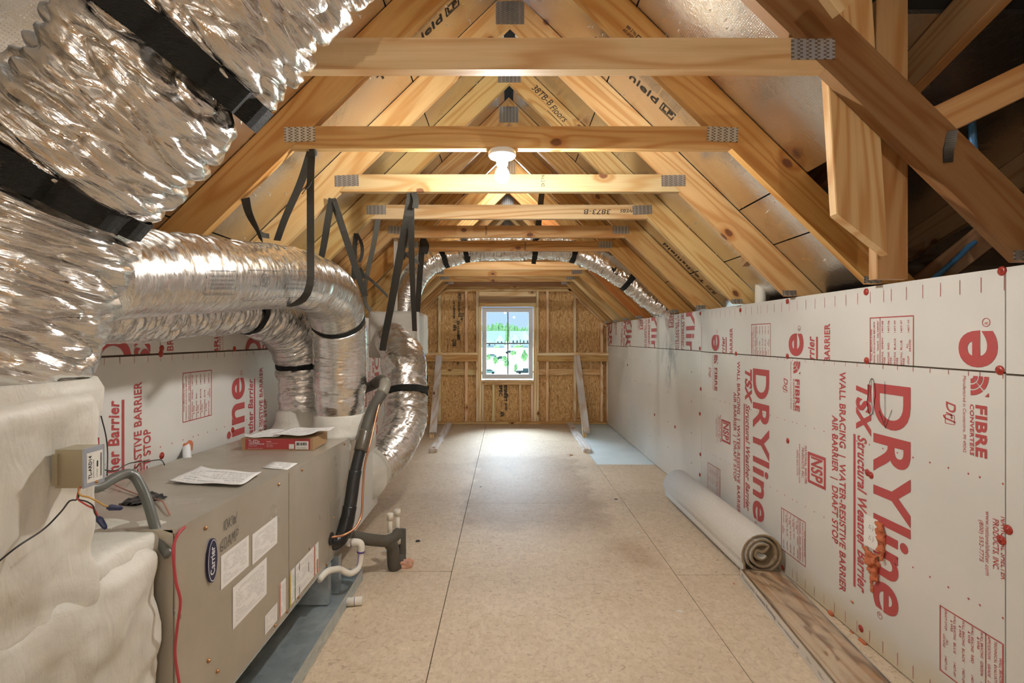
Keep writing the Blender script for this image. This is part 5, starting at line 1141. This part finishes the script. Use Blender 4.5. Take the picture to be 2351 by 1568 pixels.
for j in range(ny_+1):
    for i in range(nx_+1):
        a, b = i/nx_, j/ny_; e = min(a, 1-a)*5; e = min(1, e)
        z = .0515+.006*e*max(0, noise.fractal(Vector((a*2+b*2.2, b*13-a*2, 1)), 1, 2, 3)+.35)+.010*e*max(0, noise.noise(Vector((a*4+9, b*12, 4)))-.1)
        v.append(lb_(.001+a*(wd_-.002), -.002-b*(ln_-.004), z))
o = MB().add(v, [(j*(nx_+1)+i, j*(nx_+1)+i+1, (j+1)*(nx_+1)+i+1, (j+1)*(nx_+1)+i) for j in range(ny_) for i in range(nx_)]).build('plastic_film', FILM, fb, True, world=WB)
GP = flat('brown_grey_print', (.22, .19, .17), .6)
k = Ink().text('Premium', .02, .012, .024, .17, .0, .15).text('Laminate Flooring', .215, .013, .018, .22, .01).text('water resistant plank', .46, .014, .012, .2)
for i in range(6): k.rect(.72+i*.09, .016, .76+i*.09, .019).rect(.72+i*.09, .024, .745+i*.09, .0262)
k.ring(1.0, .024, .012, .012, .003, 16)
k.place('lettering', GP, lb_(0, -.002, .006), R_ @ Vector((0, -1, 0)), (0, 0, 1), sd, lift=.0008)
# outlet with spilled foam on the right wall
ol = thing('wall_outlet', 'white double socket with orange foam squeezed out round it on the right wall', 'outlet', (XR, 2.13, .48))
oy0, oy1, oz0, oz1 = 2.092, 2.172, .414, .540; xo = XR-.006
WT = flat('outlet_white', (.92, .91, .87), .3, var=.02)
MB().prism([(XR-.0005, oy0, oz0), (XR-.0005, oy1, oz0), (XR-.0005, oy1, oz1), (XR-.0005, oy0, oz1)], (-.0045, 0, 0)).build('cover_plate', WT, ol)
for z in (.455, .500):
    c = lathe([(.0165, 0), (.0165, .0015)], 24, ax='x'); c.v = [Vector((xo-q.x, 2.132+q.y, z+max(-.0125, min(.0125, q.z)))) for q in c.v]; so_ = c.build('socket_face', WT, ol)
    Ink().rect(.004, -.007, .006, -.0002).rect(-.006, -.007, -.004, .0).disc(0, .006, .0022, n=8).place('slot', BLACK, (xo-.0016, 2.132, z), (0, -1, 0), (0, 0, 1), so_, lift=.0006)
lump_box((XR-.016, 2.052, .395), (XR+.001, 2.086, .54), .006, .008, .016, 45, 3).build('foam', ORANGE, ol, True)
lump_box((XR-.022, 2.085, .350), (XR+.001, 2.165, .405), .006, .010, .018, 45, 5).build('foam', ORANGE, ol, True)
lump_box((XR-.022, 2.085, .300), (XR+.001, 2.125, .36), .006, .010, .014, 45, 6).build('foam', ORANGE, ol, True)
lump_box((XR-.008, 2.118, .235), (XR+.001, 2.132, .31), .005, .004, .006, 60, 9).build('foam', ORANGE, ol, True)
def blob(px, py, r, label, flatt=.6):
    y, z = wallpt(px, py); c = Vector((XR-r*.4, y, z)); return tag(lump_box(c-Vector((r*.5, r*1.3, r*.8)), c+Vector((r*.4, r*1.3, r*.8)), r*.3, r*.45, r*.15, 20).build('foam_blob', ORANGE, None, True), label, 'foam', 'orange foam blobs')
blob(1984, 1476, .018, 'shiny orange foam bead at the foot of the right wall'); blob(1957, 1453, .009, 'small orange foam bead left of the shiny one'); blob(1958, 1382, .006, 'orange foam crumb on the right wall below the lettering'); blob(1910, 1408, .012, 'orange foam smear at the wall foot beside the flooring box')
# ================================================================ OUTSIDE THE WINDOW
gr_prof = [(40, -11.5), (100, -10.8), (150, -10.2), (220, -7.2), (290, -4.7), (340, -3.6), (700, -1.0)]
def gz(Y):
    for (a, b), (c, d) in zip(gr_prof, gr_prof[1:]):
        if a <= Y <= c: return H+b+(d-b)*(Y-a)/(c-a)
    return H+gr_prof[0][1]
GRASS, nt, b = new_mat('bright_lawn', .9, 0, (.7, .8, .6), .1); pz = nd(nt, 'ShaderNodeNewGeometry').outputs['Position']
L(nt, mixc(nt, mapr(nt, nz(nt, vmul(nt, pz, (.03, .02, 1)), 1, 4), .4, .6), (.62, .68, .55), (.34, .47, .26)), b.inputs['Base Color'])
v = [(x, Y, H+z) for Y, z in gr_prof for x in (-300, 300)]
struct(MB().add(v, [(2*i, 2*i+1, 2*i+3, 2*i+2) for i in range(len(gr_prof)-1)]).build('terrain', GRASS))
RF = flat('pale_green_roof', (.36, .50, .46), .8); HW = flat('pale_siding', (.80, .90, .87), .8); HW2 = flat('white_siding', (.92, .93, .91), .8); WD_ = flat('dark_pane', (.10, .14, .16), .3)
def house(x, Y, wd, dp, eave, rise, label, wall, gab):
    z = gz(Y)-.5; t = thing('house', label, 'house', (x, Y, z))
    MB().box((x-wd/2, Y, z), (x+wd/2, Y+dp, z+eave)).build('wall', wall, t)
    o = .5; MB().prism([(x-wd/2-o, Y-o, z+eave), (x-wd/2-o, Y+dp/2, z+eave+rise), (x-wd/2-o, Y+dp+o, z+eave)], (wd+2*o, 0, 0)).build('roof', RF, t)
    for gx, gw, gh in gab:
        MB().prism([(gx-gw/2, Y-2, z), (gx+gw/2, Y-2, z), (gx+gw/2, Y-2, z+eave), (gx, Y-2, z+eave+gh), (gx-gw/2, Y-2, z+eave)], (0, 4+dp/3, 0)).build('gable', wall, t)
        for s in (-1, 1):
            MB().prism([(gx+s*(gw/2+.5), Y-2.5, z+eave-.5*gh/gw*2), (gx, Y-2.5, z+eave+gh), (gx, Y-2.5, z+eave+gh+.35), (gx+s*(gw/2+.5), Y-2.5, z+eave+.35-.5*gh/gw*2)], (0, 5+dp/3, 0)).build('gable_roof', RF, t)
        for wx in (-gw*.2, gw*.2): f_ = MB().box((gx+wx-.55, Y-2.1, z+eave-1.9), (gx+wx+.55, Y-1.98, z+eave-.4)).build('window', HW2, t); MB().box((gx+wx-.42, Y-2.14, z+eave-1.78), (gx+wx+.42, Y-2.1, z+eave-.52)).build('pane', WD_, f_)
    for i in range(4):
        wx = x-wd*.38+i*wd*.25; f_ = MB().box((wx-.6, Y-.1, z+1.0), (wx+.6, Y+.02, z+2.7)).build('window', HW2, t); MB().box((wx-.45, Y-.14, z+1.15), (wx+.45, Y-.1, z+2.55)).build('pane', WD_, f_)
house(-7.4, 282, 13.0, 12, 4.2, 5.2, 'pale green house seen through the left window panes', HW, [(-3.4, 5, 3.4)])
house(9.2, 284, 13.4, 12, 4.6, 4.6, 'white house with two gables seen through the right window panes', HW2, [(4.9, 5.2, 3.6), (10.6, 5.2, 4.6)])
house(-26, 286, 13, 12, 4.4, 5, 'house beyond the left edge of the window view', HW2, [(-24, 5, 3.5)]); house(30, 285, 13, 12, 4.4, 5, 'house beyond the right edge of the window view', HW, [(28, 5, 3.5)])
LEAF, nt, b = new_mat('pale_leaves', .8, 0, (.5, .7, .35), .1); oi_ = nd(nt, 'ShaderNodeObjectInfo').outputs['Random']; pz = nd(nt, 'ShaderNodeNewGeometry').outputs['Position']
L(nt, mixc(nt, mapr(nt, nz(nt, pz, 1.3, 4), .3, .7), (.20, .36, .14), (.44, .62, .33)), b.inputs['Base Color'])
BARK = flat('pale_bark', (.35, .30, .24), .9)
def blobs_mesh(seed, n=34, cone=False):
    random.seed(seed); m = MB()
    for i in range(n):
        while True:
            c = Vector((random.uniform(-1, 1), random.uniform(-1, 1), random.uniform(-1, 1)))
            if c.length < 1: break
        if cone: c.x *= (1-c.z)*.5; c.y *= (1-c.z)*.5
        r = random.uniform(.22, .42); bm = bmesh.new(); bmesh.ops.create_icosphere(bm, subdivisions=2, radius=r)
        for q in bm.verts: q.co = c*.8+q.co*(1+.5*noise.noise(q.co*6+c*3))
        m.add([q.co.copy() for q in bm.verts], [tuple(x.index for x in f.verts) for f in bm.faces]); bm.free()
    return m
tm = [blobs_mesh(s, 40).me('crown') for s in (1, 2, 3)]
for q in tm: q.materials.append(LEAF)
tk = lathe([(.5, 0), (.35, 3), (.25, 8)], 8).me('trunk'); tk.materials.append(BARK)
random.seed(11)
for i in range(26):
    x = -20+i*1.6+random.uniform(-.15, .15); Y = 316+13*(i % 3)+random.uniform(-.5, .5); hh = random.uniform(11, 13.5)*(1.08 if -6 < x < -3 else 1.0)-max(0, x)*.10; z = gz(Y)-.3
    t = thing('tree', 'green tree in the wood behind the far houses', 'tree', (x, Y, z), 'trees behind the houses')
    obj('trunk', tk, BARK, t, Matrix.Translation((x, Y, z))); obj('crown', tm[i % 3], LEAF, t, Matrix.Translation((x, Y, z+hh*.60)) @ Matrix.Rotation(random.random()*6, 4, 'Z') @ Matrix.Diagonal((hh*.17, hh*.17, hh*.44, 1)))
def yard(px, py, h_, w_, label, name='shrub', cat='shrub'):
    Y = 150
    for _ in range(30): Y = (H-gz(Y))*F/(py-VY); Y = min(max(Y, 60), 400)
    p = P(px, py, Y); s = Y/F; t = thing(name, label, cat, p, None)
    if name == 'young_tree': MB().tube([p, p+Vector((0, 0, h_*s*.6))], .12, 7).build('trunk', BARK, t)
    q = .45 if name == 'shrub' else .62
    obj('crown', tm[int(px) % 3], LEAF, t, Matrix.Translation(p+Vector((0, 0, h_*s*q))) @ Matrix.Diagonal((w_*s*.55, w_*s*.55, h_*s*(.5 if name == 'shrub' else .42), 1)))
for a in ((1121, 827, 16, 10, 'leafy bush at the left edge of the lower left pane', 'shrub'), (1137, 840, 22, 12, 'thin young tree in the lower left pane', 'young_tree'), (1178, 815, 12, 14, 'leafy bush right of the window bar', 'shrub'), (1204, 828, 26, 14, 'bush at the right edge of the lower right pane', 'shrub'),
          (1140, 799, 6, 14, 'low hedge clump in front of the left house', 'shrub'), (1190, 798, 8, 22, 'wide bush in front of the white house', 'shrub'), (1163, 846, 20, 12, 'young tree beside the window bar', 'young_tree'), (1184, 853, 20, 8, 'slim bush left of the dark truck', 'shrub'), (1158, 834, 18, 12, 'young tree in the middle of the yard', 'young_tree')): yard(*a, cat='shrub' if a[5] == 'shrub' else 'tree')
def at_ground(px, py):
    Y = 150
    for _ in range(40): Y = .5*Y+.5*min(max((H-gz(Y))*F/(py-VY), 60), 400)
    return P(px, py, Y)
TIRE = flat('tyre', (.02, .02, .02), .8); GLS = flat('car_glass', (.05, .07, .09), .15)
def car(px, py, body, label, truck=False, side=1):
    p = at_ground(px, py); t = thing('pickup_truck' if truck else 'car', label, 'truck' if truck else 'car', p)
    q = lambda x, y, z: p+Vector((side*x, y, z))
    pr = [(-2.6, .4), (2.6, .4), (2.6, .95), (1.3, 1.05), (.9, 1.75), (-.6, 1.75), (-.75, 1.1), (-2.6, 1.1)] if truck else [(-2.2, .35), (2.2, .35), (2.2, .8), (1.3, .95), (.6, 1.45), (-1.0, 1.45), (-1.9, .95), (-2.2, .9)]
    MB().prism([q(a, -.9, b) for a, b in pr], (0, 1.8, 0)).build('body', body, t)
    ws = [(1.15, 1.12), (.82, 1.66), (-.5, 1.66), (-.6, 1.12)] if truck else [(1.1, .97), (.55, 1.38), (-.9, 1.38), (-1.6, .97)]
    MB().prism([q(a, -.92, b) for a, b in ws], (0, .01, 0)).build('side_glass', GLS, t)
    for a in (-1.6, 1.6): lathe([(.36, -.95), (.36, -.72)], 18, q(a, 0, .36), ax='y').build('wheel', TIRE, t)
    MB().prism([q(-2.21 if not truck else -2.61, -.85, .75), q(-2.21 if not truck else -2.61, -.6, .75), q(-2.21 if not truck else -2.61, -.6, .95), q(-2.21 if not truck else -2.61, -.85, .95)], (-side*.03, 0, 0)).build('tail_light', CAPRED, t)
car(1119, 859, flat('grey_green_paint', (.30, .44, .44), .3), 'grey green car at the bottom left of the window view', False, -1); car(1206, 859, flat('black_paint', (.03, .05, .08), .3), 'dark pickup truck at the bottom right of the window view', True, 1)
car(1153, 826, flat('black_car', (.05, .07, .09), .4), 'small dark car parked beside the window bar', False, 1); car(1172, 812, MATS['black_car'], 'dark car under the bush right of the window bar', False, 1); car(1128, 821, MATS['grey_green_paint'], 'car parked behind the left bush', False, -1)
